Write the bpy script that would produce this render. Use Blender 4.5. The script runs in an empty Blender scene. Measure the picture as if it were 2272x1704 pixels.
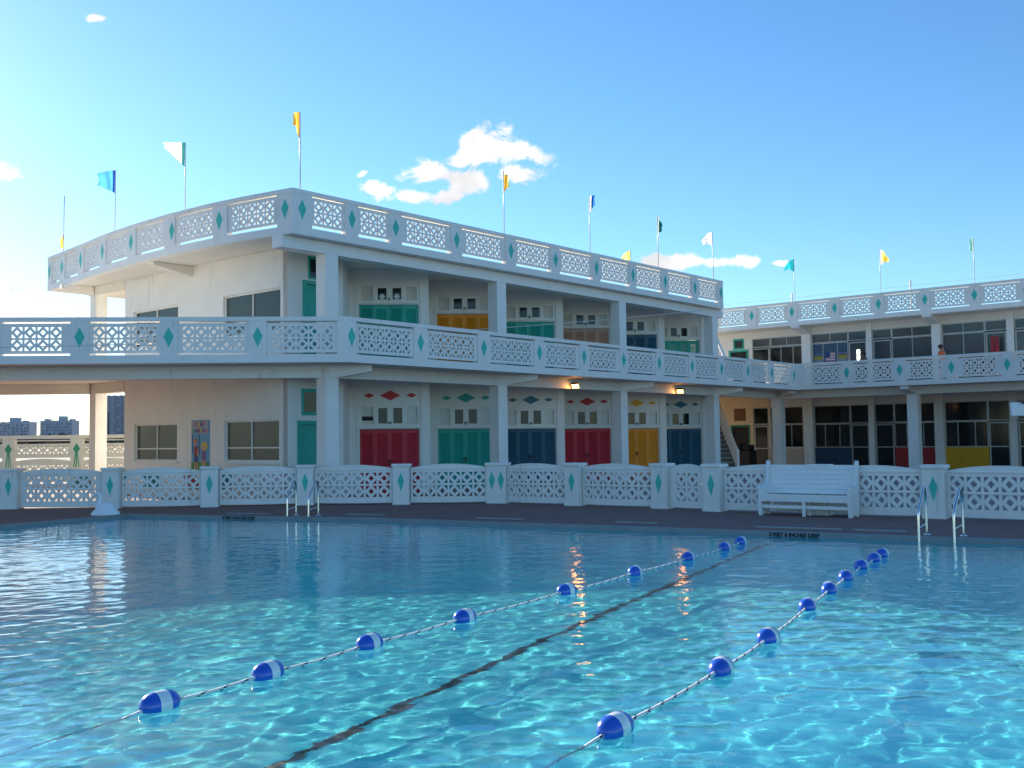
import bpy, bmesh, math, random
import numpy as np
from mathutils import Vector, Matrix, noise
from mathutils.geometry import tessellate_polygon

sc = bpy.context.scene
COL = sc.collection
R = math.radians
random.seed(7)

# ------------------------------------------------------------------ camera, sky, sun, exposure
PITCH, ROLL = R(2.99), R(-0.735)
CAMZ = 1.7
F_ = Vector((0, math.cos(PITCH), math.sin(PITCH)))
U_ = Vector((0, -math.sin(PITCH), math.cos(PITCH)))
R_ = Vector((1, 0, 0))
Rr = R_ * math.cos(ROLL) + U_ * math.sin(ROLL)
Ur = -R_ * math.sin(ROLL) + U_ * math.cos(ROLL)
cam = bpy.data.cameras.new('camera')
cam_o = bpy.data.objects.new('camera', cam)
COL.objects.link(cam_o)
m = Matrix((Rr, Ur, -F_)).transposed().to_4x4()
m.translation = (0, 0, CAMZ)
cam_o.matrix_world = m
cam.lens = 36.0 * 2304 / 2272
cam.sensor_width = 36
cam.clip_end = 5000
sc.camera = cam_o

SUN_AZ, SUN_EL = R(-40), R(17)      # azimuth from +Y towards +X
world = bpy.data.worlds.new('World')
sc.world = world
world.use_nodes = True
wt = world.node_tree
bg = wt.nodes['Background']
bg.inputs[1].default_value = 0.11
sky = wt.nodes.new('ShaderNodeTexSky')
sky.sky_type = 'NISHITA'
sky.sun_disc = False
sky.sun_elevation = SUN_EL
sky.sun_rotation = SUN_AZ
sky.altitude = 0
sky.air_density = 1.0
sky.dust_density = 0.15
sky.ozone_density = 4.0


def wn(kind, **kw):
    n = wt.nodes.new(kind)
    for k, v in kw.items():
        setattr(n, k, v)
    return n


def wmath(op, a, b=None, c=None, clamp=False):
    n = wn('ShaderNodeMath', operation=op)
    n.use_clamp = clamp
    for i, x in enumerate((a, b, c)):
        if x is None:
            continue
        if isinstance(x, (int, float)):
            n.inputs[i].default_value = x
        else:
            wt.links.new(x, n.inputs[i])
    return n.outputs[0]


def wmaprange(x, a, b, c, d, smooth=True):
    n = wn('ShaderNodeMapRange')
    n.interpolation_type = 'SMOOTHSTEP' if smooth else 'LINEAR'
    wt.links.new(x, n.inputs[0])
    for i, v in zip((1, 2, 3, 4), (a, b, c, d)):
        n.inputs[i].default_value = v
    return n.outputs[0]


tc = wn('ShaderNodeTexCoord')
sep = wn('ShaderNodeSeparateXYZ')
wt.links.new(tc.outputs['Generated'], sep.inputs[0])
ysafe = wmath('MAXIMUM', sep.outputs[1], 0.05)
cu = wmath('DIVIDE', sep.outputs[0], ysafe)
cw_ = wmath('DIVIDE', sep.outputs[2], ysafe)
comb = wn('ShaderNodeCombineXYZ')
wt.links.new(cu, comb.inputs[0]); wt.links.new(cw_, comb.inputs[1])
nz = wn('ShaderNodeTexNoise')
nz.inputs['Scale'].default_value = 34
nz.inputs['Detail'].default_value = 9
nz.inputs['Roughness'].default_value = 0.62
nz.inputs['Distortion'].default_value = 0.6
wt.links.new(comb.outputs[0], nz.inputs['Vector'])
nz2 = wn('ShaderNodeTexNoise')
nz2.inputs['Scale'].default_value = 9
nz2.inputs['Detail'].default_value = 4
wt.links.new(comb.outputs[0], nz2.inputs['Vector'])
# cloud bodies: (u, w, half width, half height, slope)
CLOUDS = [(-0.008, 0.286, 0.034, 0.024, 0.0), (0.022, 0.279, 0.034, 0.013, -0.30), (-0.034, 0.272, 0.030, 0.013, 0.25),
          (-0.074, 0.261, 0.046, 0.0160, -0.14), (-0.034, 0.252, 0.038, 0.016, -0.08), (0.016, 0.258, 0.034, 0.010, 0.05),
          (-0.118, 0.243, 0.026, 0.0075, -0.20), (-0.088, 0.236, 0.040, 0.0085, 0.0), (-0.055, 0.236, 0.026, 0.0085, 0.15),
          (-0.5, 0.266, 0.024, 0.011, 0.0), (-0.405, 0.418, 0.013, 0.005, -0.1),
          (0.160, 0.170, 0.042, 0.0095, -0.03), (0.205, 0.168, 0.044, 0.0075, 0.04), (0.262, 0.1665, 0.013, 0.0035, 0.0),
          (-0.136, 0.259, 0.007, 0.004, 0.4),
          (-0.480, 0.128, 0.060, 0.012, 0.0), (-0.44, 0.118, 0.09, 0.007, 0.0), (-0.5, 0.15, 0.03, 0.006, 0.0)]
acc = None
CLOUDS.append((0.185, 0.1685, 0.045, 0.0075, 0.0))
for (u0, w0, a, b, s) in CLOUDS:
    if 0.22 < w0 < 0.30 and u0 > -0.15:
        u0 -= 0.008; a *= 0.93
    du = wmath('SUBTRACT', cu, u0)
    dw = wmath('SUBTRACT', wmath('SUBTRACT', cw_, w0), wmath('MULTIPLY', du, s))
    e = wmath('ADD', wmath('POWER', wmath('ABSOLUTE', wmath('DIVIDE', du, a)), 2.0),
              wmath('POWER', wmath('ABSOLUTE', wmath('DIVIDE', dw, b)), 2.0))
    g = wmath('SUBTRACT', 1.0, wmath('SQRT', e))
    acc = g if acc is None else wmath('MAXIMUM', acc, g)
body = wmath('MAXIMUM', acc, -1.2)
shape = wmath('ADD', body, wmath('MULTIPLY', wmath('SUBTRACT', nz.outputs[0], 0.5), 3.0))
mask = wmaprange(shape, 0.0, 0.62, 0.0, 1.0)
front = wmath('GREATER_THAN', sep.outputs[1], 0.05)
mask = wmath('MULTIPLY', mask, front)
mask = wmath('MULTIPLY', mask, wmath('GREATER_THAN', body, -0.55))
shade = wmaprange(wmath('ADD', nz2.outputs[0], wmath('MULTIPLY', shape, 0.06)), 0.38, 0.62, 3.9, 5.6)
ccol = wn('ShaderNodeCombineColor')
wt.links.new(shade, ccol.inputs[0]); wt.links.new(shade, ccol.inputs[1]); wt.links.new(wmath('MULTIPLY', shade, 1.02), ccol.inputs[2])
hs = wn('ShaderNodeHueSaturation')
hs.inputs['Saturation'].default_value = 1.10
wt.links.new(sky.outputs[0], hs.inputs['Color'])
tint = wn('ShaderNodeMix', data_type='RGBA', blend_type='MULTIPLY')
tint.inputs[0].default_value = 1.0
tint.inputs[7].default_value = (0.92, 1.0, 1.02, 1)
wt.links.new(hs.outputs[0], tint.inputs[6])
mx = wn('ShaderNodeMix', data_type='RGBA')
wt.links.new(mask, mx.inputs[0])
wt.links.new(tint.outputs[2], mx.inputs[6])
wt.links.new(ccol.outputs[0], mx.inputs[7])
wt.links.new(mx.outputs[2], bg.inputs[0])

sun = bpy.data.lights.new('sun', 'SUN')
sun.energy = 5.0
sun.angle = R(0.5)
sun.color = (1.0, 0.90, 0.76)
sun_o = bpy.data.objects.new('sun', sun)
COL.objects.link(sun_o)
sd = Vector((math.sin(SUN_AZ) * math.cos(SUN_EL), math.cos(SUN_AZ) * math.cos(SUN_EL), math.sin(SUN_EL)))
sun_o.rotation_euler = sd.to_track_quat('Z', 'Y').to_euler()
sun_o.location = sd * 200
sun.cycles.is_caustics_light = True

sc.view_settings.view_transform = 'Standard'
sc.view_settings.look = 'None'
sc.view_settings.exposure = 1.0
sc.view_settings.gamma = 1.0
sc.cycles.max_bounces = 10
sc.cycles.transparent_max_bounces = 12
sc.cycles.sample_clamp_indirect = 6.0
sc.cycles.use_denoising = True

# ------------------------------------------------------------------ plan frame
E1 = Vector((0.64652352, 0.76289406, 0))      # along the cabana front, going away to the right
ND = Vector((0.76289406, -0.64652352, 0))     # outward from the cabana front
E3 = Vector((0.99660872, 0.0822864, 0))       # cabana door walls, 45 degrees off
E4 = Vector((-0.0822864, 0.99660872, 0))
ZUP = Vector((0, 0, 1))


def SN(s, n, z=0.0):
    return E1 * s + ND * n + ZUP * z


# ------------------------------------------------------------------ materials
MATS = {}


def mat(name, col, rough=0.6, var=0.06, scale=3.0, bump=0.0, bscale=60.0, metal=0.0, spec=0.5, stain=None, stretch=(1, 1, 1), coat=0.0):
    if name in MATS:
        return MATS[name]
    m = bpy.data.materials.new(name)
    m.use_nodes = True
    nt = m.node_tree
    b = nt.nodes['Principled BSDF']
    b.inputs['Roughness'].default_value = rough
    b.inputs['Metallic'].default_value = metal
    b.inputs['Specular IOR Level'].default_value = spec
    b.inputs['Coat Weight'].default_value = coat
    tcn = nt.nodes.new('ShaderNodeTexCoord')
    geo = nt.nodes.new('ShaderNodeNewGeometry')
    mp = nt.nodes.new('ShaderNodeMapping')
    mp.inputs['Scale'].default_value = stretch
    nt.links.new(geo.outputs['Position'], mp.inputs[0])
    n = nt.nodes.new('ShaderNodeTexNoise')
    n.inputs['Scale'].default_value = scale
    n.inputs['Detail'].default_value = 6
    n.inputs['Roughness'].default_value = 0.6
    nt.links.new(mp.outputs[0], n.inputs['Vector'])
    r = nt.nodes.new('ShaderNodeMapRange')
    nt.links.new(n.outputs[0], r.inputs[0])
    r.inputs[1].default_value = 0.25; r.inputs[2].default_value = 0.75
    r.inputs[3].default_value = 1 - var; r.inputs[4].default_value = 1 + var
    mul = nt.nodes.new('ShaderNodeMix'); mul.data_type = 'RGBA'; mul.blend_type = 'MULTIPLY'
    mul.inputs[0].default_value = 1.0
    mul.inputs[6].default_value = (*col, 1)
    cc = nt.nodes.new('ShaderNodeCombineColor')
    for i in range(3):
        nt.links.new(r.outputs[0], cc.inputs[i])
    nt.links.new(cc.outputs[0], mul.inputs[7])
    out = mul.outputs[2]
    if stain:
        scol, thr, sscale, sst = stain
        mp2 = nt.nodes.new('ShaderNodeMapping'); mp2.inputs['Scale'].default_value = sst
        nt.links.new(geo.outputs['Position'], mp2.inputs[0])
        n2 = nt.nodes.new('ShaderNodeTexNoise'); n2.inputs['Scale'].default_value = sscale
        n2.inputs['Detail'].default_value = 8; n2.inputs['Roughness'].default_value = 0.7
        nt.links.new(mp2.outputs[0], n2.inputs['Vector'])
        r2 = nt.nodes.new('ShaderNodeMapRange')
        nt.links.new(n2.outputs[0], r2.inputs[0])
        r2.inputs[1].default_value = thr; r2.inputs[2].default_value = thr + 0.16
        mx2 = nt.nodes.new('ShaderNodeMix'); mx2.data_type = 'RGBA'
        nt.links.new(r2.outputs[0], mx2.inputs[0])
        nt.links.new(out, mx2.inputs[6]); mx2.inputs[7].default_value = (*scol, 1)
        out = mx2.outputs[2]
    nt.links.new(out, b.inputs['Base Color'])
    if bump:
        n3 = nt.nodes.new('ShaderNodeTexNoise'); n3.inputs['Scale'].default_value = bscale
        n3.inputs['Detail'].default_value = 5
        nt.links.new(mp.outputs[0], n3.inputs['Vector'])
        bp = nt.nodes.new('ShaderNodeBump'); bp.inputs['Strength'].default_value = bump
        bp.inputs['Distance'].default_value = 0.02
        nt.links.new(n3.outputs[0], bp.inputs['Height'])
        nt.links.new(bp.outputs[0], b.inputs['Normal'])
    MATS[name] = m
    return m


GRIME = ((0.52, 0.49, 0.43), 0.60, 4.0, (1, 1, 0.10))
M_FENCE = mat('painted_concrete', (0.83, 0.80, 0.75), 0.55, 0.05, 2.5, 0.25, 45, stain=GRIME)
M_WALL = mat('cream_stucco', (0.78, 0.755, 0.70), 0.7, 0.05, 1.5, 0.3, 70, stain=((0.60, 0.54, 0.46), 0.60, 2.2, (1, 1, 0.12)))
M_SOFFIT = mat('soffit_paint', (0.78, 0.73, 0.64), 0.7, 0.05, 1.2, 0.15, 40, stain=((0.50, 0.42, 0.32), 0.68, 1.1, (1, 1, 1)))
M_FLOORSLAB = mat('balcony_floor', (0.42, 0.36, 0.33), 0.8, 0.1, 2.0, 0.3, 40)
M_TEAL = mat('teal_paint', (0.012, 0.36, 0.27), 0.5, 0.10, 3.0, 0.1)
M_TEALD = mat('teal_diamond', (0.04, 0.52, 0.42), 0.5, 0.08, 5.0)
M_RED = mat('red_paint', (0.56, 0.02, 0.04), 0.5, 0.10, 3.0, 0.1)
M_BLUE = mat('navy_paint', (0.010, 0.085, 0.14), 0.5, 0.12, 3.0, 0.1)
M_YEL = mat('yellow_paint', (0.80, 0.27, 0.003), 0.5, 0.10, 3.0, 0.1)
M_PINK = mat('salmon_paint', (0.52, 0.29, 0.19), 0.5, 0.10, 3.0, 0.1)
M_STEEL = mat('steel', (0.72, 0.72, 0.70), 0.18, 0.05, 20, metal=1.0)
M_POLE = mat('pole_paint', (0.72, 0.73, 0.72), 0.4, 0.05, 8)
M_DARK = mat('dark_metal', (0.03, 0.028, 0.026), 0.5, 0.1, 10)
M_BLACK = mat('black_paint', (0.006, 0.006, 0.008), 0.6, 0.1, 10)
M_GLASSD = mat('dark_glass', (0.012, 0.016, 0.018), 0.08, 0.3, 1.2, spec=0.38)
M_GLASSB = mat('blind_glass', (0.055, 0.065, 0.055), 0.2, 0.12, 1.5, spec=0.35)
M_GLASSU = mat('upper_glass', (0.06, 0.075, 0.08), 0.10, 0.25, 0.9, spec=0.6)
M_ALU = mat('aluminium_frame', (0.45, 0.45, 0.42), 0.4, 0.08, 10, metal=0.6)
M_DECK = mat('reddish_deck', (0.24, 0.125, 0.10), 0.85, 0.16, 1.4, 0.4, 30, stain=((0.29, 0.18, 0.15), 0.60, 0.8, (1, 1, 1)))
M_PATIO = mat('patio_concrete', (0.30, 0.22, 0.19), 0.85, 0.12, 1.0, 0.4, 30, stain=((0.17, 0.13, 0.12), 0.6, 0.7, (1, 1, 1)))
M_COPING = mat('coping_concrete', (0.25, 0.26, 0.26), 0.7, 0.16, 3.0, 0.3, 40, stain=((0.14, 0.16, 0.16), 0.6, 3.0, (1, 1, 1)))
M_STRIP = mat('pale_strip', (0.36, 0.35, 0.33), 0.7, 0.15, 6.0)
M_SAND = mat('sand', (0.42, 0.34, 0.25), 0.95, 0.1, 0.3)
M_FARB = mat('far_concrete', (0.40, 0.42, 0.47), 0.8, 0.08, 0.05)
M_FARW = mat('far_window', (0.17, 0.18, 0.22), 0.4, 0.1, 0.2)
M_FARL = mat('far_pale', (0.42, 0.42, 0.46), 0.7, 0.08, 0.2)
M_TREE = mat('far_foliage', (0.05, 0.06, 0.035), 0.9, 0.3, 0.2)
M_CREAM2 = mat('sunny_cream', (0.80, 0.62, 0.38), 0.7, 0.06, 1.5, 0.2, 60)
M_BEIGE = mat('beige_panel', (0.55, 0.44, 0.34), 0.6, 0.06, 2)
M_BROWN = mat('brown_panel', (0.20, 0.09, 0.035), 0.7, 0.1, 4)
M_STAIR = mat('stair_grey', (0.16, 0.17, 0.16), 0.8, 0.1, 4)
M_TREAD = mat('stair_tread', (0.40, 0.42, 0.40), 0.8, 0.1, 4)
M_PANELB = mat('blue_panel', (0.010, 0.050, 0.11), 0.5, 0.08, 3)
M_PANELR = mat('red_panel', (0.36, 0.02, 0.025), 0.5, 0.08, 3)
M_PANELY = mat('yellow_panel', (0.68, 0.33, 0.003), 0.5, 0.08, 3)


def emis(name, col, strength):
    m = bpy.data.materials.new(name); m.use_nodes = True
    b = m.node_tree.nodes['Principled BSDF']
    b.inputs['Base Color'].default_value = (*col, 1)
    b.inputs['Emission Color'].default_value = (*col, 1)
    b.inputs['Emission Strength'].default_value = strength
    return m


def cloth(name, col):
    if name in MATS:
        return MATS[name]
    m = bpy.data.materials.new(name); m.use_nodes = True
    nt = m.node_tree
    b = nt.nodes['Principled BSDF']
    b.inputs['Base Color'].default_value = (*col, 1); b.inputs['Roughness'].default_value = 0.8
    t = nt.nodes.new('ShaderNodeBsdfTranslucent'); t.inputs[0].default_value = (*col, 1)
    mxs = nt.nodes.new('ShaderNodeMixShader'); mxs.inputs[0].default_value = 0.62
    nt.links.new(b.outputs[0], mxs.inputs[1]); nt.links.new(t.outputs[0], mxs.inputs[2])
    nt.links.new(mxs.outputs[0], nt.nodes['Material Output'].inputs[0])
    MATS[name] = m
    return m


# ------------------------------------------------------------------ mesh helpers
class MB:
    def __init__(s):
        s.v = []; s.f = []; s.mi = []

    def face(s, pts, mi=0):
        i = len(s.v)
        s.v += [tuple(p) for p in pts]
        s.f.append(tuple(range(i, i + len(pts)))); s.mi.append(mi)

    def hexa(s, c, mi=0):          # c: 8 corners, bottom 4 (ccw), top 4
        i = len(s.v)
        s.v += [tuple(p) for p in c]
        for q in ((3, 2, 1, 0), (4, 5, 6, 7), (0, 1, 5, 4), (1, 2, 6, 5), (2, 3, 7, 6), (3, 0, 4, 7)):
            s.f.append(tuple(i + k for k in q)); s.mi.append(mi)

    def box(s, O, ex, ey, u0, u1, v0, v1, z0, z1, mi=0):
        c = []
        for z in (z0, z1):
            for (u, v) in ((u0, v0), (u1, v0), (u1, v1), (u0, v1)):
                c.append(O + ex * u + ey * v + ZUP * z)
        s.hexa(c, mi)

    def prism(s, pts, z0, z1, mi=0):   # pts: list of xy vectors ccw
        n = len(pts); i = len(s.v)
        s.v += [(p[0], p[1], z0) for p in pts] + [(p[0], p[1], z1) for p in pts]
        tris = tessellate_polygon([[Vector((p[0], p[1], 0)) for p in pts]])
        for t in tris:
            a, b, c = t
            nrm = (Vector(s.v[i + b]) - Vector(s.v[i + a])).cross(Vector(s.v[i + c]) - Vector(s.v[i + a]))
            if nrm.z < 0:
                a, c = c, a
            s.f.append((i + n + a, i + n + b, i + n + c)); s.mi.append(mi)
            s.f.append((i + c, i + b, i + a)); s.mi.append(mi)
        for k in range(n):
            l = (k + 1) % n
            s.f.append((i + k, i + l, i + n + l, i + n + k)); s.mi.append(mi)

    def tube(s, path, r, seg=8, mi=0, stripes=None):
        path = [Vector(p) for p in path]
        rs = r if isinstance(r, (list, tuple)) else [r] * len(path)
        i0 = len(s.v); up = Vector((0, 0, 1))
        side = None
        for k, p in enumerate(path):
            t = (path[min(k + 1, len(path) - 1)] - path[max(k - 1, 0)]).normalized()
            if side is None:
                a = up if abs(t.z) < 0.9 else Vector((1, 0, 0))
                side = t.cross(a).normalized()
            else:
                side = (side - t * side.dot(t)).normalized()
            b2 = t.cross(side)
            for j in range(seg):
                an = 2 * math.pi * j / seg
                s.v.append(tuple(p + (side * math.cos(an) + b2 * math.sin(an)) * rs[k]))
        for k in range(len(path) - 1):
            for j in range(seg):
                l = (j + 1) % seg
                s.f.append((i0 + k * seg + j, i0 + k * seg + l, i0 + (k + 1) * seg + l, i0 + (k + 1) * seg + j))
                if stripes:
                    s.mi.append(stripes(k, j))
                else:
                    s.mi.append(mi)
        s.f.append(tuple(i0 + j for j in reversed(range(seg)))); s.mi.append(mi)
        e = i0 + (len(path) - 1) * seg
        s.f.append(tuple(e + j for j in range(seg))); s.mi.append(mi)

    def lathe(s, O, axis, prof, seg=20, mis=None):   # prof [(t, r)]
        O = Vector(O); axis = Vector(axis).normalized()
        a = Vector((0, 0, 1)) if abs(axis.z) < 0.9 else Vector((1, 0, 0))
        x = axis.cross(a).normalized(); y = axis.cross(x)
        i0 = len(s.v)
        for (t, r) in prof:
            for j in range(seg):
                an = 2 * math.pi * j / seg
                s.v.append(tuple(O + axis * t + (x * math.cos(an) + y * math.sin(an)) * r))
        for k in range(len(prof) - 1):
            for j in range(seg):
                l = (j + 1) % seg
                s.f.append((i0 + k * seg + j, i0 + (k + 1) * seg + j, i0 + (k + 1) * seg + l, i0 + k * seg + l))
                s.mi.append(mis[k] if mis else 0)


WO = {}      # world origins of roots


def thing(name, label, cat, loc, group=None):
    o = bpy.data.objects.new(name, None)
    COL.objects.link(o)
    o.empty_display_size = 0.2
    o.location = loc
    o['label'] = label; o['category'] = cat
    if group:
        o['group'] = group
    WO[o.name] = Vector(loc)
    return o


def obj(name, mb, mats, parent=None, origin=None, smooth=False, label=None):
    if not isinstance(mats, (list, tuple)):
        mats = [mats]
    wo = WO[parent.name] if parent is not None else Vector(origin or (0, 0, 0))
    me = bpy.data.meshes.new(name)
    v = np.array(mb.v, dtype=float) - np.array(wo)
    me.from_pydata(v.tolist(), [], mb.f)
    for mm in mats:
        me.materials.append(mm)
    if len(mats) > 1:
        me.polygons.foreach_set('material_index', mb.mi)
    if smooth:
        me.polygons.foreach_set('use_smooth', [True] * len(mb.f))
    me.update()
    o = bpy.data.objects.new(name, me)
    COL.objects.link(o)
    if parent is not None:
        o.parent = parent
        WO[o.name] = wo
    else:
        o.location = wo
        WO[o.name] = wo
    if label:
        o['label'] = label
    return o


def tag(o, label, cat, group=None):
    o['label'] = label; o['category'] = cat
    if group:
        o['group'] = group
    return o


def struct(name, mb, mats, smooth=False, kind='structure'):
    o = obj(name, mb, mats, smooth=smooth)
    o['kind'] = kind
    return o


def autosmooth(o, angle=40):
    me = o.data
    me.polygons.foreach_set('use_smooth', [True] * len(me.polygons))
    try:
        me.set_sharp_from_angle(angle=R(angle))
    except Exception:
        pass


def bevel(o, w=0.01, seg=2):
    b = o.modifiers.new('bevel', 'BEVEL')
    b.width = w; b.segments = seg; b.limit_method = 'ANGLE'; b.angle_limit = R(40)
    return o


# polyline with arc length and clockwise (outward) normal
class Poly:
    def __init__(s, pts):
        s.p = [Vector((p[0], p[1], 0)) for p in pts]
        s.t = [0.0]
        for a, b in zip(s.p, s.p[1:]):
            s.t.append(s.t[-1] + (b - a).length)
        s.n = []
        for a, b in zip(s.p, s.p[1:]):
            d = (b - a).normalized()
            s.n.append(Vector((d.y, -d.x, 0)))
        s.L = s.t[-1]

    def at(s, t, d=0.0, z=0.0):
        k = 0
        while k < len(s.t) - 2 and t > s.t[k + 1] + 1e-7:
            k += 1
        a, b = s.p[k], s.p[k + 1]
        w = (t - s.t[k]) / (s.t[k + 1] - s.t[k])
        q = a + (b - a) * w
        n = s.n[k]
        for j, kk in ((k, k - 1), (k + 1, k + 1)):
            if abs(t - s.t[j]) < 1e-5 and 0 <= kk < len(s.n):
                mm = (s.n[k] + s.n[kk])
                n = mm * (2.0 / mm.length_squared)
        return q + n * d + ZUP * z

    def tof(s, pt):                      # arc length of nearest point
        pt = Vector((pt[0], pt[1], 0)); best = None
        for k, (a, b) in enumerate(zip(s.p, s.p[1:])):
            ab = b - a
            w = max(0, min(1, (pt - a).dot(ab) / ab.length_squared))
            q = a + ab * w
            dd = (q - pt).length
            if best is None or dd < best[0]:
                best = (dd, s.t[k] + ab.length * w)
        return best[1]

    def sweep(s, mb, t0, t1, d0, d1, z0, z1, mi=0):
        ts = [t0] + [t for t in s.t if t0 + 1e-4 < t < t1 - 1e-4] + [t1]
        rings = [[s.at(t, d0, z0), s.at(t, d1, z0), s.at(t, d1, z1), s.at(t, d0, z1)] for t in ts]
        i0 = len(mb.v)
        for r in rings:
            mb.v += [tuple(p) for p in r]
        for k in range(len(rings) - 1):
            for j in range(4):
                l = (j + 1) % 4
                mb.f.append((i0 + 4 * k + j, i0 + 4 * k + l, i0 + 4 * k + 4 + l, i0 + 4 * k + 4 + j)); mb.mi.append(mi)
        mb.f.append((i0 + 3, i0 + 2, i0 + 1, i0)); mb.mi.append(mi)
        e = i0 + 4 * (len(rings) - 1)
        mb.f.append((e, e + 1, e + 2, e + 3)); mb.mi.append(mi)


def extrude2d(mb, polys, f, d0, d1, mi=0):
    """polys of (u, z); f(u, d, z) -> world. Shared edges get no side wall."""
    key = {}
    V = []

    def vid(p):
        k = (round(p[0], 4), round(p[1], 4))
        if k not in key:
            key[k] = len(V); V.append(k)
        return key[k]
    P = [[vid(p) for p in q] for q in polys]
    n = len(V); i0 = len(mb.v)
    mb.v += [tuple(f(u, d1, z)) for u, z in V] + [tuple(f(u, d0, z)) for u, z in V]
    edges = {}
    for q in P:
        mb.f.append(tuple(i0 + k for k in q)); mb.mi.append(mi)
        mb.f.append(tuple(i0 + n + k for k in reversed(q))); mb.mi.append(mi)
        for a, b in zip(q, q[1:] + q[:1]):
            e = (min(a, b), max(a, b))
            edges.setdefault(e, []).append((a, b))
    for e, l in edges.items():
        if len(l) == 1:
            a, b = l[0]
            mb.f.append((i0 + a, i0 + n + a, i0 + n + b, i0 + b)); mb.mi.append(mi)


def lattice_polys(u0, u1, z0, z1, ncols, cw=0.33, ch=0.34, zc=None, hw=0.42, hh=0.42, top=None, shift=0.0, rows=2):
    """A precast screen panel: rows x ncols blocks, each a square hole holding a diamond ring."""
    W = u1 - u0
    cw = min(cw, (W - 0.04) / ncols)
    m0 = (W - ncols * cw) / 2 + shift
    xs = [u0 + m0 + i * cw for i in range(ncols + 1)]
    if zc is None:
        zc = z0 + (z1 - z0 - rows * ch) / 2
    zs = [zc + i * ch for i in range(rows + 1)]
    P = []
    for i in range(ncols):
        xa, xb = xs[i], xs[i + 1]
        P.append([(xa, z0), (xb, z0), (xb, zs[0]), (xa, zs[0])])
        if top:
            P.append([(xa, zs[-1]), (xb, zs[-1]), (xb, top(xb)), ((xa + xb) / 2, top((xa + xb) / 2)), (xa, top(xa))])
        else:
            P.append([(xa, zs[-1]), (xb, zs[-1]), (xb, z1), (xa, z1)])
        for r in range(rows):
            cx, cz = (xa + xb) / 2, (zs[r] + zs[r + 1]) / 2
            A, B = cw / 2, ch / 2
            a, b = cw * hw, ch * hh
            ta, tb = a * 0.80, b * 0.80          # leg of the corner openings
            da, db = a * 0.53, b * 0.53          # half diagonals of the middle opening
            pa, pb = a - ta, b - tb

            def q(l):
                P.append([(cx + x, cz + z) for x, z in l])
            q([(-A, B), (-a, b), (-pa, b), (pa, b), (a, b), (A, B)])
            q([(A, -B), (a, -b), (pa, -b), (-pa, -b), (-a, -b), (-A, -B)])
            q([(A, B), (a, b), (a, pb), (a, -pb), (a, -b), (A, -B)])
            q([(-A, -B), (-a, -b), (-a, -pb), (-a, pb), (-a, b), (-A, B)])
            q([(-pa, b), (0, db), (pa, b)])
            q([(pa, -b), (0, -db), (-pa, -b)])
            q([(a, pb), (da, 0), (a, -pb)])
            q([(-a, -pb), (-da, 0), (-a, pb)])
            q([(pa, b), (0, db), (da, 0), (a, pb)])
            q([(a, -pb), (da, 0), (0, -db), (pa, -b)])
            q([(-pa, -b), (0, -db), (-da, 0), (-a, -pb)])
            q([(-a, pb), (-da, 0), (0, db), (-pa, b)])
    for (xa, xb) in ((u0, xs[0]), (xs[-1], u1)):
        for r in range(rows):
            P.append([(xa, zs[r]), (xb, zs[r]), (xb, zs[r + 1]), (xa, zs[r + 1])])
        P.append([(xa, z0), (xb, z0), (xb, zs[0]), (xa, zs[0])])
        if top:
            P.append([(xa, zs[-1]), (xb, zs[-1]), (xb, top(xb)), (xa, top(xa))])
        else:
            P.append([(xa, zs[-1]), (xb, zs[-1]), (xb, z1), (xa, z1)])
    # make all clockwise ones ccw
    out = []
    for p in P:
        ar = sum(x1 * y2 - x2 * y1 for (x1, y1), (x2, y2) in zip(p, p[1:] + p[:1]))
        if abs(ar) < 1e-6:
            continue
        out.append(p if ar > 0 else p[::-1])
    return out


def wall_polys(u0, u1, z0, z1, holes):
    us = sorted({u0, u1, *[h[0] for h in holes], *[h[1] for h in holes]})
    zs = sorted({z0, z1, *[h[2] for h in holes], *[h[3] for h in holes]})
    us = [u for u in us if u0 <= u <= u1]; zs = [z for z in zs if z0 <= z <= z1]
    P = []
    for a, b in zip(us, us[1:]):
        for c, d in zip(zs, zs[1:]):
            mu, mz = (a + b) / 2, (c + d) / 2
            if any(h[0] < mu < h[1] and h[2] < mz < h[3] for h in holes):
                continue
            P.append([(a, c), (b, c), (b, d), (a, d)])
    return P


def frame_map(O, ex, ey):
    return lambda u, d, z: O + ex * u + ey * d + ZUP * z


def diamond(mb, f, u, z, w, h, d0, d1, up=0.5, mi=0):
    top, bot = z + h * up, z - h * (1 - up)
    extrude2d(mb, [[(u - w / 2, z), (u, bot), (u + w / 2, z), (u, top)]], f, d0, d1, mi)


def text_mb(s, size, f, u, z, d, align='CENTER', mi=0):
    cu_ = bpy.data.curves.new('txt', 'FONT')
    cu_.body = s; cu_.size = size; cu_.align_x = align; cu_.extrude = 0.0; cu_.offset = size * 0.045
    cu_.resolution_u = 2
    o = bpy.data.objects.new('txt', cu_)
    COL.objects.link(o)
    dg = bpy.context.evaluated_depsgraph_get()
    me = bpy.data.meshes.new_from_object(o.evaluated_get(dg))
    mb = MB()
    for v in me.vertices:
        mb.v.append(tuple(f(u + v.co.x, d, z + v.co.y)))
    for p in me.polygons:
        mb.f.append(tuple(p.vertices)); mb.mi.append(mi)
    bpy.data.objects.remove(o); bpy.data.curves.remove(cu_); bpy.data.meshes.remove(me)
    return mb


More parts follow.
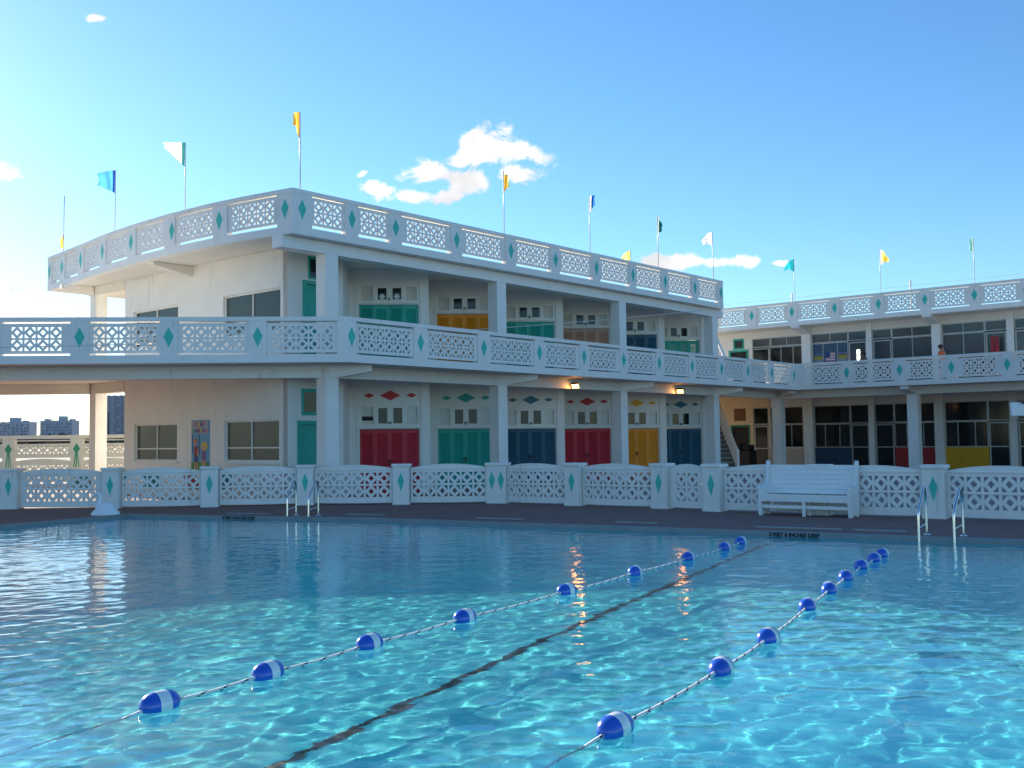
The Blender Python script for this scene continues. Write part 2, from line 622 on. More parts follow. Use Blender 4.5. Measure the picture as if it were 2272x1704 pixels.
# ------------------------------------------------------------------ balustrade (cap, fascia, posts with diamonds, screens)
def balustrade(root, poly, posts, zb, name='balustrade', slit=0.025, gap=0.06, cells=0.33, double=None):
    """posts: list of (t0, t1). zb: underside of the slab edge. Total height 1.21."""
    mb = MB()
    poly.sweep(mb, 0, poly.L, -0.28, 0.0, zb + 1.10, zb + 1.21)
    cap = obj(name, mb, M_FENCE, root)
    mb = MB()
    poly.sweep(mb, 0, poly.L, -0.25, -0.005, zb, zb + 0.215)
    obj('curb', mb, M_FENCE, cap)
    zf = zb + 0.215
    for (a, b) in posts:
        mb = MB()
        poly.sweep(mb, a, b, -0.22, -0.012, zf, zb + 1.10)
        obj('post', mb, M_FENCE, cap)
        corner = [t for t in poly.t[1:-1] if a + 0.05 < t < b - 0.05] or [a]
        cs = [(a + double) / 2, (double + b) / 2] if double and a < double < b else ([(corner[0] + b) / 2 - 0.02 if b - a > 0.55 else (a + b) / 2])
        if b - a > 0.7 and not double:
            cs = [a + 0.2]
        for c in cs:
            mb = MB()
            diamond(mb, lambda u, d, z: poly.at(u, d, z), c, zb + 0.70, 0.26, 0.54, -0.014, -0.006, 0.46)
            obj('diamond', mb, M_TEALD, cap)
    zp0, zp1 = zf + gap, zb + 1.10 - slit
    for (p0, p1) in zip(posts, posts[1:]):
        a, b = p0[1], p1[0]
        W = b - a
        if W < 0.5:
            continue
        nc = max(2, int((W - 0.16) / cells))
        hgt = zp1 - zp0
        ch = min(0.345, (hgt - 0.12) / 2)
        P = lattice_polys(a + 0.004, b - 0.004, zp0, zp1, nc, cells, ch, zp0 + (hgt - 2 * ch) * 0.48)
        mb = MB()
        extrude2d(mb, P, lambda u, d, z: poly.at(u, d, z), -0.10, -0.055)
        obj('lattice_panel', mb, M_FENCE, cap)
    return cap


# ================================================================== WATER, POOL, GROUND
POOL = [(-9.18, 24.7), (-17.1, 10.1), (-17.1, 3.0), (18.5, 3.0), (18.5, 10.0), (7.90, 16.2), (2.18, 19.5), (-3.30, 22.70)]


def offset_poly(P, d):
    n = len(P); out = []
    for i in range(n):
        a, b, c = Vector(P[i - 1]), Vector(P[i]), Vector(P[(i + 1) % n])
        d1 = (b - a).normalized(); d2 = (c - b).normalized()
        n1 = Vector((d1.y, -d1.x)); n2 = Vector((d2.y, -d2.x))
        mm = n1 + n2
        out.append(tuple(b + mm * (2.0 / mm.length_squared) * d))
    return out


def in_poly(X, Y, P):
    ins = np.zeros(X.shape, bool)
    n = len(P); j = n - 1
    for i in range(n):
        xi, yi = P[i]; xj, yj = P[j]
        c = ((yi > Y) != (yj > Y)) & (X < (xj - xi) * (Y - yi) / (yj - yi + 1e-12) + xi)
        ins ^= c
        j = i
    return ins


WATER_Z = -0.055


def ring_sheet(name, outer, inner, z, m):
    bm = bmesh.new()
    es = []
    for loop in (outer, inner):
        vs = [bm.verts.new((p[0], p[1], z)) for p in loop]
        es += [bm.edges.new((vs[i], vs[(i + 1) % len(vs)])) for i in range(len(vs))]
    bmesh.ops.triangle_fill(bm, use_beauty=True, edges=es)
    # drop faces inside the hole
    for f in [f for f in bm.faces]:
        c = f.calc_center_median()
        if in_poly(np.array([c.x]), np.array([c.y]), inner)[0]:
            bm.faces.remove(f)
    bmesh.ops.recalc_face_normals(bm, faces=bm.faces)
    for f in bm.faces:
        if f.normal.z < 0:
            f.normal_flip()
    me = bpy.data.meshes.new(name); bm.to_mesh(me); bm.free()
    me.materials.append(m)
    o = bpy.data.objects.new(name, me); COL.objects.link(o)
    o['kind'] = 'structure'
    return o


BIG = 2500
ring_sheet('ground', [(-BIG, -200), (BIG, -200), (BIG, BIG), (-BIG, BIG)], [(-60, -40), (70, -40), (70, 80), (-60, 80)], -0.06, M_SAND)
ring_sheet('pool_deck', [(-60.5, -40.5), (70.5, -40.5), (70.5, 80.5), (-60.5, 80.5)], offset_poly(POOL, 0.02), 0.0, M_DECK)

# pool shell
mb = MB()
inn, outp = POOL, offset_poly(POOL, 0.24)
n = len(POOL)
for i in range(n):
    j = (i + 1) % n
    mb.face([(inn[i][0], inn[i][1], -3.2), (inn[i][0], inn[i][1], 0.0), (inn[j][0], inn[j][1], 0.0), (inn[j][0], inn[j][1], -3.2)])
M_PWALL = mat('pool_wall_paint', (0.10, 0.58, 0.66), 0.6, 0.08, 2.0)
struct('pool_wall', mb, M_PWALL)
mb = MB()
inc = offset_poly(POOL, -0.03)
for i in range(n):
    j = (i + 1) % n
    a, b, c, d = inc[i], inc[j], outp[j], outp[i]
    mb.hexa([(a[0], a[1], -0.075), (b[0], b[1], -0.075), (c[0], c[1], -0.075), (d[0], d[1], -0.075),
             (a[0], a[1], 0.016), (b[0], b[1], 0.016), (c[0], c[1], 0.012), (d[0], d[1], 0.012)])
struct('pool_coping', mb, M_COPING)


def depth(x, y):
    t = np.clip((-x - 2.5) / 6.0, 0, 1)
    t = t * t * (3 - 2 * t)
    return -1.22 - 1.25 * t


def grid_mesh(x0, x1, y0, y1, st, zf, clip):
    nx = int((x1 - x0) / st) + 1; ny = int((y1 - y0) / st) + 1
    X, Y = np.meshgrid(np.linspace(x0, x1, nx), np.linspace(y0, y1, ny))
    Z = zf(X, Y)
    V = np.stack([X, Y, Z], -1).reshape(-1, 3)
    idx = np.arange(nx * ny).reshape(ny, nx)
    Q = np.stack([idx[:-1, :-1], idx[:-1, 1:], idx[1:, 1:], idx[1:, :-1]], -1).reshape(-1, 4)
    cx = X[:-1, :-1].ravel() + st / 2; cy = Y[:-1, :-1].ravel() + st / 2
    keep = in_poly(cx, cy, clip)
    Q = Q[keep]
    used = np.zeros(len(V), bool); used[Q.ravel()] = True
    remap = np.cumsum(used) - 1
    return V[used], remap[Q]


def np_object(name, V, Q, m):
    me = bpy.data.meshes.new(name)
    me.vertices.add(len(V)); me.vertices.foreach_set('co', V.astype(np.float32).ravel())
    me.loops.add(Q.size); me.loops.foreach_set('vertex_index', Q.astype(np.int32).ravel())
    me.polygons.add(len(Q)); me.polygons.foreach_set('loop_start', np.arange(0, Q.size, 4, dtype=np.int32))
    me.polygons.foreach_set('use_smooth', np.ones(len(Q), bool))
    me.update(calc_edges=True)
    me.materials.append(m)
    o = bpy.data.objects.new(name, me); COL.objects.link(o)
    o['kind'] = 'structure'
    return o


rng = np.random.RandomState(5)
waves = []
for i in range(64):
    lam = 0.12 * 2.0 ** (rng.rand() * 2.7)
    a = R(95) + rng.randn() * 1.0
    k = 2 * math.pi / lam
    waves.append((k * math.cos(a), k * math.sin(a), rng.rand() * 6.28, 0.00066 * lam * (0.6 + 0.8 * rng.rand())))


def wave_z(X, Y):
    Z = np.zeros_like(X)
    wob = 0.35 * np.sin(X * 0.7 + Y * 0.4) + 0.3 * np.sin(X * 0.31 - Y * 0.55 + 1.0)
    for a, b, c, mm in waves:
        Z += mm * np.sin(a * X + b * Y + c + wob)
    return Z + WATER_Z


M_WATER = bpy.data.materials.new('pool_water')
M_WATER.use_nodes = True
b = M_WATER.node_tree.nodes['Principled BSDF']
b.inputs['Base Color'].default_value = (0.90, 1.0, 1.0, 1)
b.inputs['Roughness'].default_value = 0.0
b.inputs['Transmission Weight'].default_value = 1.0
b.inputs['IOR'].default_value = 1.31
_n = M_WATER.node_tree.nodes; _l = M_WATER.node_tree.links
_g = _n.new('ShaderNodeNewGeometry'); _z = _n.new('ShaderNodeTexNoise'); _z.inputs['Scale'].default_value = 11; _z.inputs['Detail'].default_value = 3
_b = _n.new('ShaderNodeBump'); _b.inputs['Strength'].default_value = 0.10; _b.inputs['Distance'].default_value = 0.02
_l.new(_g.outputs['Position'], _z.inputs['Vector']); _l.new(_z.outputs[0], _b.inputs['Height']); _l.new(_b.outputs[0], b.inputs['Normal'])
V, Q = grid_mesh(-17.4, 18.8, 2.8, 24.9, 0.025, wave_z, offset_poly(POOL, 0.03))
water = np_object('water', V, Q, M_WATER)
water.cycles.is_caustics_caster = True

M_PFLOOR = mat('pool_floor_paint', (0.13, 0.84, 0.84), 0.7, 0.10, 1.1, 0.0, stain=((0.09, 0.72, 0.76), 0.60, 0.9, (1, 1, 1)))
V, Q = grid_mesh(-18.0, 19.5, 2.5, 26.0, 0.3, depth, offset_poly(POOL, 0.35))
pfloor = np_object('pool_floor', V, Q, M_PFLOOR)
pfloor.cycles.is_caustics_receiver = True

M_LINE = mat('black_tile_line', (0.03, 0.035, 0.045), 0.6, 0.15, 5.0)
mb = MB()
A, B = Vector((4.42, 18.18)), Vector((-3.65, 3.05))
dv = (B - A).normalized(); nv = Vector((-dv.y, dv.x)) * 0.04
N = 24
for i in range(N):
    p = A + (B - A) * (i / N); q = A + (B - A) * ((i + 1) / N)
    mb.face([(w.x, w.y, float(depth(np.array(w.x), 0)) + 0.012) for w in (p - nv, q - nv, q + nv, p + nv)])
ln = struct('lane_marking', mb, M_LINE)
ln.cycles.is_caustics_receiver = True

# patio behind the fence
FENCE_PTS = [(-18.6, 28.1), (-15.95, 27.95), (-13.31, 27.67), (-10.5, 27.31), (-7.98, 27.47), (-5.52, 27.79), (-2.94, 27.5), (-0.4, 27.51),
             (1.55, 26.14), (3.53, 24.69), (4.55, 23.55), (6.5, 22.12), (8.42, 20.81), (10.4, 19.35), (12.4, 18.0)]
mb = MB()
pp = FENCE_PTS + [(60, 18), (60, 78), (-58, 78), (-58, 28.1)]
tri = tessellate_polygon([[Vector((p[0], p[1], 0)) for p in pp]])
for t in tri:
    q = [(pp[k][0], pp[k][1], 0.005) for k in t]
    if (Vector(q[1]) - Vector(q[0])).cross(Vector(q[2]) - Vector(q[0])).z < 0:
        q = q[::-1]
    mb.face(q)
struct('patio', mb, M_PATIO)

# pale grating strips let into the deck beside the coping
for (a, b_) in (((-6.83, 24.75), (-5.75, 24.40)), ((-3.88, 23.98), (-2.95, 23.5)), ((-0.83, 22.30), (0.15, 21.75)),
                ((2.0, 20.78), (2.75, 20.36)), ((4.45, 19.28), (5.8, 18.52)), ((5.97, 18.42), (6.75, 17.98))):
    mb = MB()
    a = Vector((*a, 0)); b_ = Vector((*b_, 0)); d = (b_ - a).normalized(); nn = Vector((-d.y, d.x, 0))
    mb.box(a, d, nn, 0, (b_ - a).length, 0, 0.16, 0.001, 0.013)
    struct('deck_grating', mb, M_STRIP)

# depth markings on the gutter face
for (s_, p0, p1) in (('8 FEET 0 INCHES DEEP', (-7.15, 0), (-5.3, 0)), ('3 FEET 6 INCHES DEEP', (4.2, 0), (5.45, 0))):
    def edge_at(x):
        for i in range(n):
            a, b_ = Vector(POOL[i]), Vector(POOL[(i + 1) % n])
            if b_.y > 12 and a.y > 12 and min(a.x, b_.x) <= x <= max(a.x, b_.x) and abs(b_.x - a.x) > 0.5 and not (a.x < -9.1 and b_.x < -9.2):
                w = (x - a.x) / (b_.x - a.x)
                return a + (b_ - a) * w
    a = edge_at(p0[0]); b_ = edge_at(p1[0])
    a = Vector((a.x, a.y, 0)); b_ = Vector((b_.x, b_.y, 0))
    d = (b_ - a).normalized(); nn = Vector((d.y, -d.x, 0))
    fm = frame_map((a + b_) / 2, d, nn)
    tm = text_mb(s_, 0.088, fm, 0, -0.050, 0.034)
    tag(obj('depth_marking', tm, M_BLACK, origin=None), ('black letters reading %s on the pool edge' % s_) + (' by the left ladder' if s_[0] == '8' else ' under the bench'), 'pool marking')

# ================================================================== POOL FENCE
fence = thing('pool_fence', 'low white precast fence of pierced arched panels and teal diamond posts round the pool deck', 'fence', (-0.4, 27.51, 0))
NP = len(FENCE_PTS)


def fdir(i):
    a = Vector((*FENCE_PTS[max(i - 1, 0)], 0)); b_ = Vector((*FENCE_PTS[min(i + 1, NP - 1)], 0))
    return (b_ - a).normalized()


for i, p in enumerate(FENCE_PTS):
    P0 = Vector((*p, 0)); d = fdir(i); nn = Vector((d.y, -d.x, 0))
    pw = 0.21 if i != 7 else 0.27
    mb = MB()
    mb.box(P0, d, nn, -pw, pw, -0.17, 0.17, 0.0, 0.985)
    mb.box(P0, d, nn, -pw - 0.015, pw + 0.015, -0.185, 0.185, 0.0, 0.05)
    post = obj('post', mb, M_FENCE, fence)
    mb = MB()
    mb.box(P0, d, nn, -pw - 0.035, pw + 0.035, -0.205, 0.205, 0.987, 1.065)
    bevel(obj('cap', mb, M_FENCE, post), 0.012)
    fm = frame_map(P0, d, nn)
    for c in ((0,) if i != 7 else (-0.12, 0.13)):
        mb = MB()
        diamond(mb, fm, c, 0.62, 0.17, 0.50, 0.168, 0.176, 0.44)
        obj('diamond', mb, M_TEALD, post)
GATE = 9
for i in range(NP - 1):
    a = Vector((*FENCE_PTS[i], 0)); b_ = Vector((*FENCE_PTS[i + 1], 0))
    d = (b_ - a).normalized(); nn = Vector((d.y, -d.x, 0)); L = (b_ - a).length
    u0, u1 = 0.24 + (0.06 if i == 7 else 0), L - 0.24 - (0.06 if i == 6 else 0)
    W = u1 - u0
    bul = 0.16 if i not in (GATE, 10) else 0.04
    zt, rise = (0.955, 0.10)

    def fm(u, dd, z, a=a, d=d, nn=nn, u0=u0, W=W, bul=bul):
        w = (u - u0) / W
        return a + d * u + nn * (dd + bul * 4 * w * (1 - w) - 0.02) + ZUP * z
    topf = lambda u, u0=u0, W=W: zt + rise * 4 * ((u - u0) / W) * (1 - (u - u0) / W)
    nc = 6 if i != GATE else 2
    cwid = min(0.335, (W - 0.06) / nc)
    P = lattice_polys(u0, u1, 0.045, 1.0, nc, cwid, 0.345, 0.175, top=topf)
    mb = MB()
    extrude2d(mb, P, fm, -0.015, 0.04)
    if i == GATE:
        g = obj('gate', mb, M_FENCE, fence, label='narrow pierced gate with two columns of blocks')
        mb = MB()
        mb.tube([fm(u1 - 0.02, 0.06, 0.62), fm(u1 - 0.02, 0.09, 0.6), fm(u1 - 0.1, 0.09, 0.6)], 0.012, 6)
        obj('latch', mb, M_STEEL, g)
        continue
    # raised ribs
    for (z0, z1) in ((0.915, 0.932), (0.505, 0.525)):
        for k in range(12):
            ua, ub = u0 + W * k / 12, u0 + W * (k + 1) / 12
            c = [fm(ua, 0.038, z0), fm(ub, 0.038, z0), fm(ub, 0.06, z0), fm(ua, 0.06, z0)]
            c += [q + ZUP * (z1 - z0) for q in c]
            mb.hexa([c[3], c[2], c[1], c[0], c[7], c[6], c[5], c[4]][::1])
    obj('lattice_panel', mb, M_FENCE, fence)

# ================================================================== CENTRAL CABANA BUILDING
S_LEFT, N_TIP = 18.0, -23.45
Z2, ZR = 3.97, 7.35
main = thing('cabana_building', 'white two-storey cabana block with coloured folding doors and a lattice roof parapet', 'building', SN(20, -24))
M2 = SN(26.18, -24.33)
MK = {k: M2 + E1 * (3.53 * (k - 2)) for k in range(1, 7)}
# correct M2 for the door plane found from the photograph
# --- left wall with windows
fl = frame_map(SN(S_LEFT, 0), ND, -E1)       # u = n coordinate, outward = -E1
LW = [(-31.53, -29.0, 1.12, 2.31), (-26.47, -23.84, 1.12, 2.32), (-31.62, -28.97, 4.80, 6.03), (-26.53, -23.77, 4.80, 6.04)]
mb = MB()
extrude2d(mb, wall_polys(-32.17, N_TIP, 0.0, 7.15, LW), fl, -0.2, 0.0)
obj('wall', mb, M_WALL, main)


def window(root, f, u0, u1, z0, z1, cols, rows=(), fw=0.05, d=-0.1, pane=None, name='window', sill=True, fmat=None):
    """cols: interior mullion positions; rows: transom heights."""
    fmat = fmat or M_WALL
    mb = MB()

    def bx(ua, ub, za, zb, d0=d - 0.03, d1=d + 0.04):
        extrude2d(mb, [[(ua, za), (ub, za), (ub, zb), (ua, zb)]], f, d0, d1)
    bx(u0, u0 + fw, z0, z1); bx(u1 - fw, u1, z0, z1)
    bx(u0 + fw, u1 - fw, z0, z0 + fw); bx(u0 + fw, u1 - fw, z1 - fw, z1)
    for c in cols:
        bx(c - fw * 0.4, c + fw * 0.4, z0 + fw, z1 - fw, d - 0.028, d + 0.035)
    for r in rows:
        bx(u0 + fw, u1 - fw, r - fw * 0.4, r + fw * 0.4, d - 0.026, d + 0.032)
    if sill:
        extrude2d(mb, [[(u0 - 0.06, z0 - 0.07), (u1 + 0.06, z0 - 0.07), (u1 + 0.06, z0 - 0.002), (u0 - 0.06, z0 - 0.002)]], f, 0.003, 0.06)
    w = obj(name, mb, fmat, root)
    mb = MB()
    extrude2d(mb, [[(u0 + 0.01, z0 + 0.01), (u1 - 0.01, z0 + 0.01), (u1 - 0.01, z1 - 0.01), (u0 + 0.01, z1 - 0.01)]], f, d - 0.012, d)
    obj('pane', mb, pane or M_GLASSB, w)
    return w


window(main, fl, -31.53, -29.0, 1.12, 2.31, [-30.26], [1.51])
window(main, fl, -26.47, -23.84, 1.12, 2.32, [-25.2], [1.52])
window(main, fl, -31.62, -28.97, 4.80, 6.03, [-30.3], [5.2])
window(main, fl, -26.53, -23.77, 4.80, 6.04, [-25.15], [5.2])
for u, dx in ((-30.9, 0.5), (-29.65, 0.5)):
    pass
# --- short front wall with the teal doors
ff = frame_map(SN(0, N_TIP), E1, ND)
mb = MB()
TD = [(18.42, 19.45, 0.0, 2.18), (18.48, 19.40, 2.42, 3.18), (18.62, 19.55, Z2, 6.18), (18.72, 19.45, 6.32, 6.98)]
extrude2d(mb, wall_polys(S_LEFT - 0.0, 20.0, 0.0, 7.15, TD), ff, -0.2, -0.002)
obj('wall', mb, M_WALL, main)


def simple_door(root, f, u0, u1, z0, z1, m_, label=None, open_=False):
    mb = MB()
    fw = 0.09
    for (a, b_, c, d) in ((u0 - fw, u0 + 0.01, z0, z1 + fw), (u1 - 0.01, u1 + fw, z0, z1 + fw), (u0 + 0.01, u1 - 0.01, z1 - 0.01, z1 + fw)):
        extrude2d(mb, [[(a, c), (b_, c), (b_, d), (a, d)]], f, -0.06, 0.03)
    dd = obj('door', mb, m_, root, label=label)
    mb = MB()
    extrude2d(mb, wall_polys(u0 + 0.012, u1 - 0.012, z0, z1 - 0.012, [(u0 + 0.14, u1 - 0.14, z0 + 0.2, z0 + 1.0), (u0 + 0.14, u1 - 0.14, z0 + 1.15, z1 - 0.15)]), f, -0.10, -0.05)
    extrude2d(mb, wall_polys(u0 + 0.13, u1 - 0.13, z0 + 0.19, z1 - 0.14, []), f, -0.09, -0.065)
    obj('leaf', mb, m_ if not open_ else M_BLACK, dd)  # open doorways: a black leaf stands in for the shade inside
    return dd


simple_door(main, ff, 18.42, 19.45, 0.0, 2.18, M_TEAL, 'teal single door behind the corner pillar')
simple_door(main, ff, 18.62, 19.55, Z2, 6.18, M_TEAL, 'teal single door on the upper floor')
window(main, ff, 18.48, 19.40, 2.42, 3.18, [], [], 0.10, -0.04, M_GLASSD, sill=False, fmat=M_TEAL)
window(main, ff, 18.72, 19.45, 6.32, 6.98, [], [], 0.08, -0.04, M_GLASSD, sill=False, fmat=M_TEAL)

# --- the zigzag of cabana fronts
DCOL = [M_RED, M_TEAL, M_BLUE, M_RED, M_YEL, M_BLUE]
UCOL = [M_TEAL, M_YEL, M_TEAL, M_PINK, M_BLUE, M_TEAL]
CNAME = {M_RED.name: 'red', M_TEAL.name: 'teal', M_BLUE.name: 'navy blue', M_YEL.name: 'mustard yellow', M_PINK.name: 'salmon pink'}
DIACOL = {M_RED.name: mat('diamond_red', (0.55, 0.03, 0.035), 0.5, 0.06), M_TEAL.name: mat('diamond_teal', (0.02, 0.33, 0.28), 0.5, 0.06),
          M_BLUE.name: mat('diamond_blue', (0.03, 0.17, 0.26), 0.5, 0.06), M_YEL.name: mat('diamond_yellow', (0.80, 0.42, 0.02), 0.5, 0.06)}
M_BOARD = mat('white_board', (0.78, 0.76, 0.70), 0.6, 0.04, 2.5, 0.15, 60)
EY = -E4          # outward from a door wall
for k in range(1, 7):
    for fl_ in (0, 1):
        z0 = 0.0 if fl_ == 0 else Z2
        zt = 3.77 if fl_ == 0 else 7.15
        f = frame_map(MK[k], E3, EY)
        wz0, wz1 = (z0 + 2.20, z0 + 2.73) if fl_ == 0 else (z0 + 2.19, z0 + 2.60)
        wl = [(-0.36, -0.04, wz0, wz1), (0.11, 0.43, wz0, wz1)]
        sl = [(-0.86, -0.50, wz0 - 0.02, wz1 + 0.02), (0.56, 0.90, wz0 - 0.02, wz1 + 0.02)]
        mb = MB()
        P = wall_polys(-1.25, 1.25, z0, zt, [(-0.95, 0.97, z0, z0 + 2.07)] + wl + sl)
        extrude2d(mb, P, f, -0.14, 0.0)
        obj('wall', mb, M_BOARD, main)
        # mouldings
        mb = MB()
        for (a, b_, c, d_, o_) in ((-0.98, 1.0, z0 + 2.075, z0 + 2.125, 0.04), (-0.98, 1.0, wz1 + 0.045, wz1 + 0.085, 0.03),
                                   (-1.02, -0.975, z0 + 0.02, wz1 + 0.1, 0.022)):
            extrude2d(mb, [[(a, c), (b_, c), (b_, d_), (a, d_)]], f, -0.001, o_)
        obj('moulding', mb, M_BOARD, main)
        # louvred side panels
        for (a, b_, c, d_) in sl:
            mb = MB()
            nsl = 9
            for j in range(nsl):
                za = c + (d_ - c) * j / nsl; zb_ = c + (d_ - c) * (j + 1) / nsl
                mb.hexa([f(a, -0.10, za), f(b_, -0.10, za), f(b_, -0.035, za), f(a, -0.035, za),
                         f(a, -0.11, zb_), f(b_, -0.11, zb_), f(b_, -0.075, zb_), f(a, -0.075, zb_)])
            if k == 1 and fl_ == 0 and a < 0:
                extrude2d(mb, [[(a, c + 0.14), (b_, c + 0.14), (b_, c + 0.27), (a, c + 0.27)]], f, -0.03, -0.02, 1)
            obj('louvre', mb, [M_BOARD, M_BLACK], main)
        for (a, b_, c, d_) in wl:
            if fl_ == 0:
                pn = M_GLASSB if k <= 4 and not (k == 4 and a > 0) else M_GLASSD
            else:
                pn = M_GLASSD
            w = window(main, f, a, b_, c, d_, [], [], 0.02, -0.05, pn, name='window', sill=False, fmat=M_BOARD)
            if fl_ == 1 and k == 1:      # white daisy stickers on the panes
                mb = MB()
                cx, cz = (a + b_) / 2, c + 0.12
                for j in range(8):
                    an = j * math.pi / 4
                    dx, dz = math.cos(an), math.sin(an)
                    mb.face([f(cx + dx * .025 - dz * .012, -0.046, cz + dz * .025 + dx * .012), f(cx + dx * .025 + dz * .012, -0.046, cz + dz * .025 - dx * .012),
                             f(cx + dx * .085 + dz * .02, -0.046, cz + dz * .085 - dx * .02), f(cx + dx * .10, -0.046, cz + dz * .10),
                             f(cx + dx * .085 - dz * .02, -0.046, cz + dz * .085 + dx * .02)])
                mb.face([f(cx + math.cos(t * math.pi / 4) * .022, -0.044, cz + math.sin(t * math.pi / 4) * .022) for t in range(8)])
                obj('daisy_sticker', mb, M_FENCE, w)
        # cabana number between the panes
        tm = text_mb(('0%d' if fl_ == 0 else 'J%d') % k, 0.125, f, 0.035, wz0 + 0.0, 0.005)
        obj('number', tm, M_BLACK, main)
        # diamonds
        if fl_ == 0:
            mb = MB()
            diamond(mb, f, 0.04, 3.11, 0.66, 0.32, -0.001, 0.006)
            for c in (-0.63, 0.71):
                diamond(mb, f, c, 3.11, 0.34, 0.155, -0.001, 0.006)
            obj('diamond_ornament', mb, DIACOL[DCOL[k - 1].name], main)
        # folding doors: four leaves
        cm = DCOL[k - 1] if fl_ == 0 else UCOL[k - 1]
        mb = MB()
        for (a, b_, c, d_) in ((-0.95, -0.93, z0, z0 + 2.07), (0.95, 0.97, z0, z0 + 2.07), (-0.93, 0.95, z0 + 2.045, z0 + 2.07)):
            extrude2d(mb, [[(a, c), (b_, c), (b_, d_), (a, d_)]], f, -0.12, -0.015)
        door = obj('folding_door', mb, M_BOARD, main, label='%s folding double door' % CNAME[cm.name])
        lw = 0.468
        fold = (0.02 if fl_ == 0 else random.choice((0.05, 0.09, 0.03)))
        for j in range(4):
            ua = -0.928 + j * (lw + 0.001); ub = ua + lw
            da, db = (-0.075, -0.075 + fold) if j % 2 == 0 else (-0.075 + fold, -0.075)

            def g(u, d, z, ua=ua, ub=ub, da=da, db=db):
                w = (u - ua) / (ub - ua)
                return f(u, d + da + (db - da) * w, z)
            mb = MB()
            zb_, ztp = z0 + 0.02, z0 + 2.03
            extrude2d(mb, wall_polys(ua, ub, zb_, ztp, [(ua + 0.08, ub - 0.08, zb_ + 0.12, ztp - 0.12)]), g, -0.03, 0.012)
            ns = 30
            for q in range(ns):
                za = zb_ + 0.12 + (ztp - zb_ - 0.24) * q / ns; zc_ = zb_ + 0.12 + (ztp - zb_ - 0.24) * (q + 1) / ns
                mb.face([g(ua + 0.08, 0.004, za), g(ub - 0.08, 0.004, za), g(ub - 0.08, -0.022, zc_), g(ua + 0.08, -0.022, zc_)])
            obj('leaf', mb, cm, door)
        mb = MB()
        hx = 0.01
        mb.tube([f(hx - 0.07, 0.0, z0 + 1.06), f(hx + 0.07, 0.02, z0 + 1.02)], 0.022, 6)
        mb.tube([f(hx, 0.01, z0 + 1.0), f(hx, 0.02, z0 + 0.90)], 0.026, 6)
        obj('handle', mb, M_DARK, door)
    # pilaster on the tip of each zigzag, full height
    for (z0, zt) in ((0.0, 3.77), (Z2, 7.15)):
        mb = MB()
        tip = MK[k] + E3 * 1.25
        mb.box(tip, E3, E4, -0.24, 0.035, -0.035, 0.12, z0, zt)
        obj('pilaster', mb, M_BOARD, main)
        # return wall to the next bay
        mb = MB()
        mb.box(tip, E3, E4, -0.16, 0.0, 0.12, 2.5 - 0.002, z0, zt)
        obj('return_wall', mb, M_WALL, main)
# return wall at the left of bay 1
for (z0, zt) in ((0.0, 3.77), (Z2, 7.15)):
    mb = MB()
    tip = MK[1] - E1 * 3.53 + E3 * 1.25
    mb.box(tip, E3, E4, -0.16, 0.0, 0.0, 2.5 - 0.002, z0, zt)
    obj('return_wall', mb, M_WALL, main)
# rear and end walls
mb = MB()
mb.box(SN(0, 0), E1, ND, 18.2, 42.2, -32.17, -31.97, 0.0, 7.15)
mb.box(SN(0, 0), E1, ND, 42.0, 42.2, -31.97, -26.3, 0.0, 7.15)
obj('rear_wall', mb, M_WALL, main)

# --- pillars on the front
for s0 in (18.27, 25.42, 32.44, 39.47):
    for (z0, zt) in ((0.0, 3.42), (Z2, 6.82)):
        mb = MB()
        mb.box(SN(0, 0), E1, ND, s0, s0 + 0.45, -22.53, -22.13, z0, zt)
        obj('pillar', mb, M_FENCE, main)
# left pillar of the open bay
for (z0, zt) in ((0.0, 3.42), (Z2, 6.82)):
    mb = MB()
    mb.box(SN(0, 0), E1, ND, 18.0, 18.42, -34.5, -34.08, z0, zt)
    obj('pillar', mb, M_WALL, main)
# --- beams
mb = MB(); mb.box(SN(0, 0), E1, ND, 16.8, 40.4, -22.54, -22.12, 6.82, 7.148)
obj('roof_beam', mb, M_FENCE, main)
mb = MB()
mb.box(SN(0, 0), E1, ND, 18.25, 39.95, -22.52, -22.14, 3.42, 3.768)
obj('floor_beam', mb, M_WALL, main)
mb = MB()
mb.box(SN(0, 0), E1, ND, 17.98, 18.44, -34.52, -32.175, 6.82, 7.148)
obj('end_beam', mb, M_SOFFIT, main)
mb = MB()
mb.box(SN(0, 0), E1, ND, 17.98, 18.44, -34.52, -32.175, 3.42, 3.768)
obj('end_beam', mb, M_SOFFIT, main)


def bracket(root, P0, d, L, zt, h0, h1, w, m_):
    """tapered beam end: from P0 along d, top at zt, depth h0 at the root and h1 at the tip"""
    sd_ = Vector((d.y, -d.x, 0)) * (w / 2)
    a, b_ = P0, P0 + d * L
    c = [a - sd_, b_ - sd_, b_ + sd_, a + sd_]
    mb = MB()
    bot = [c[0] + ZUP * (zt - h0), c[1] + ZUP * (zt - h1), c[2] + ZUP * (zt - h1), c[3] + ZUP * (zt - h0)]
    top = [q + ZUP * zt for q in c]
    mb.hexa(bot + top)
    return obj('bracket', mb, m_, root)


bracket(main, SN(18.0, -28.3), -E1, 1.35, 7.146, 0.32, 0.10, 0.3, M_SOFFIT)
bracket(main, SN(18.0, -34.3), -E1 * 0.95 - ND * 0.31, 1.05, 7.146, 0.32, 0.12, 0.3, M_SOFFIT)
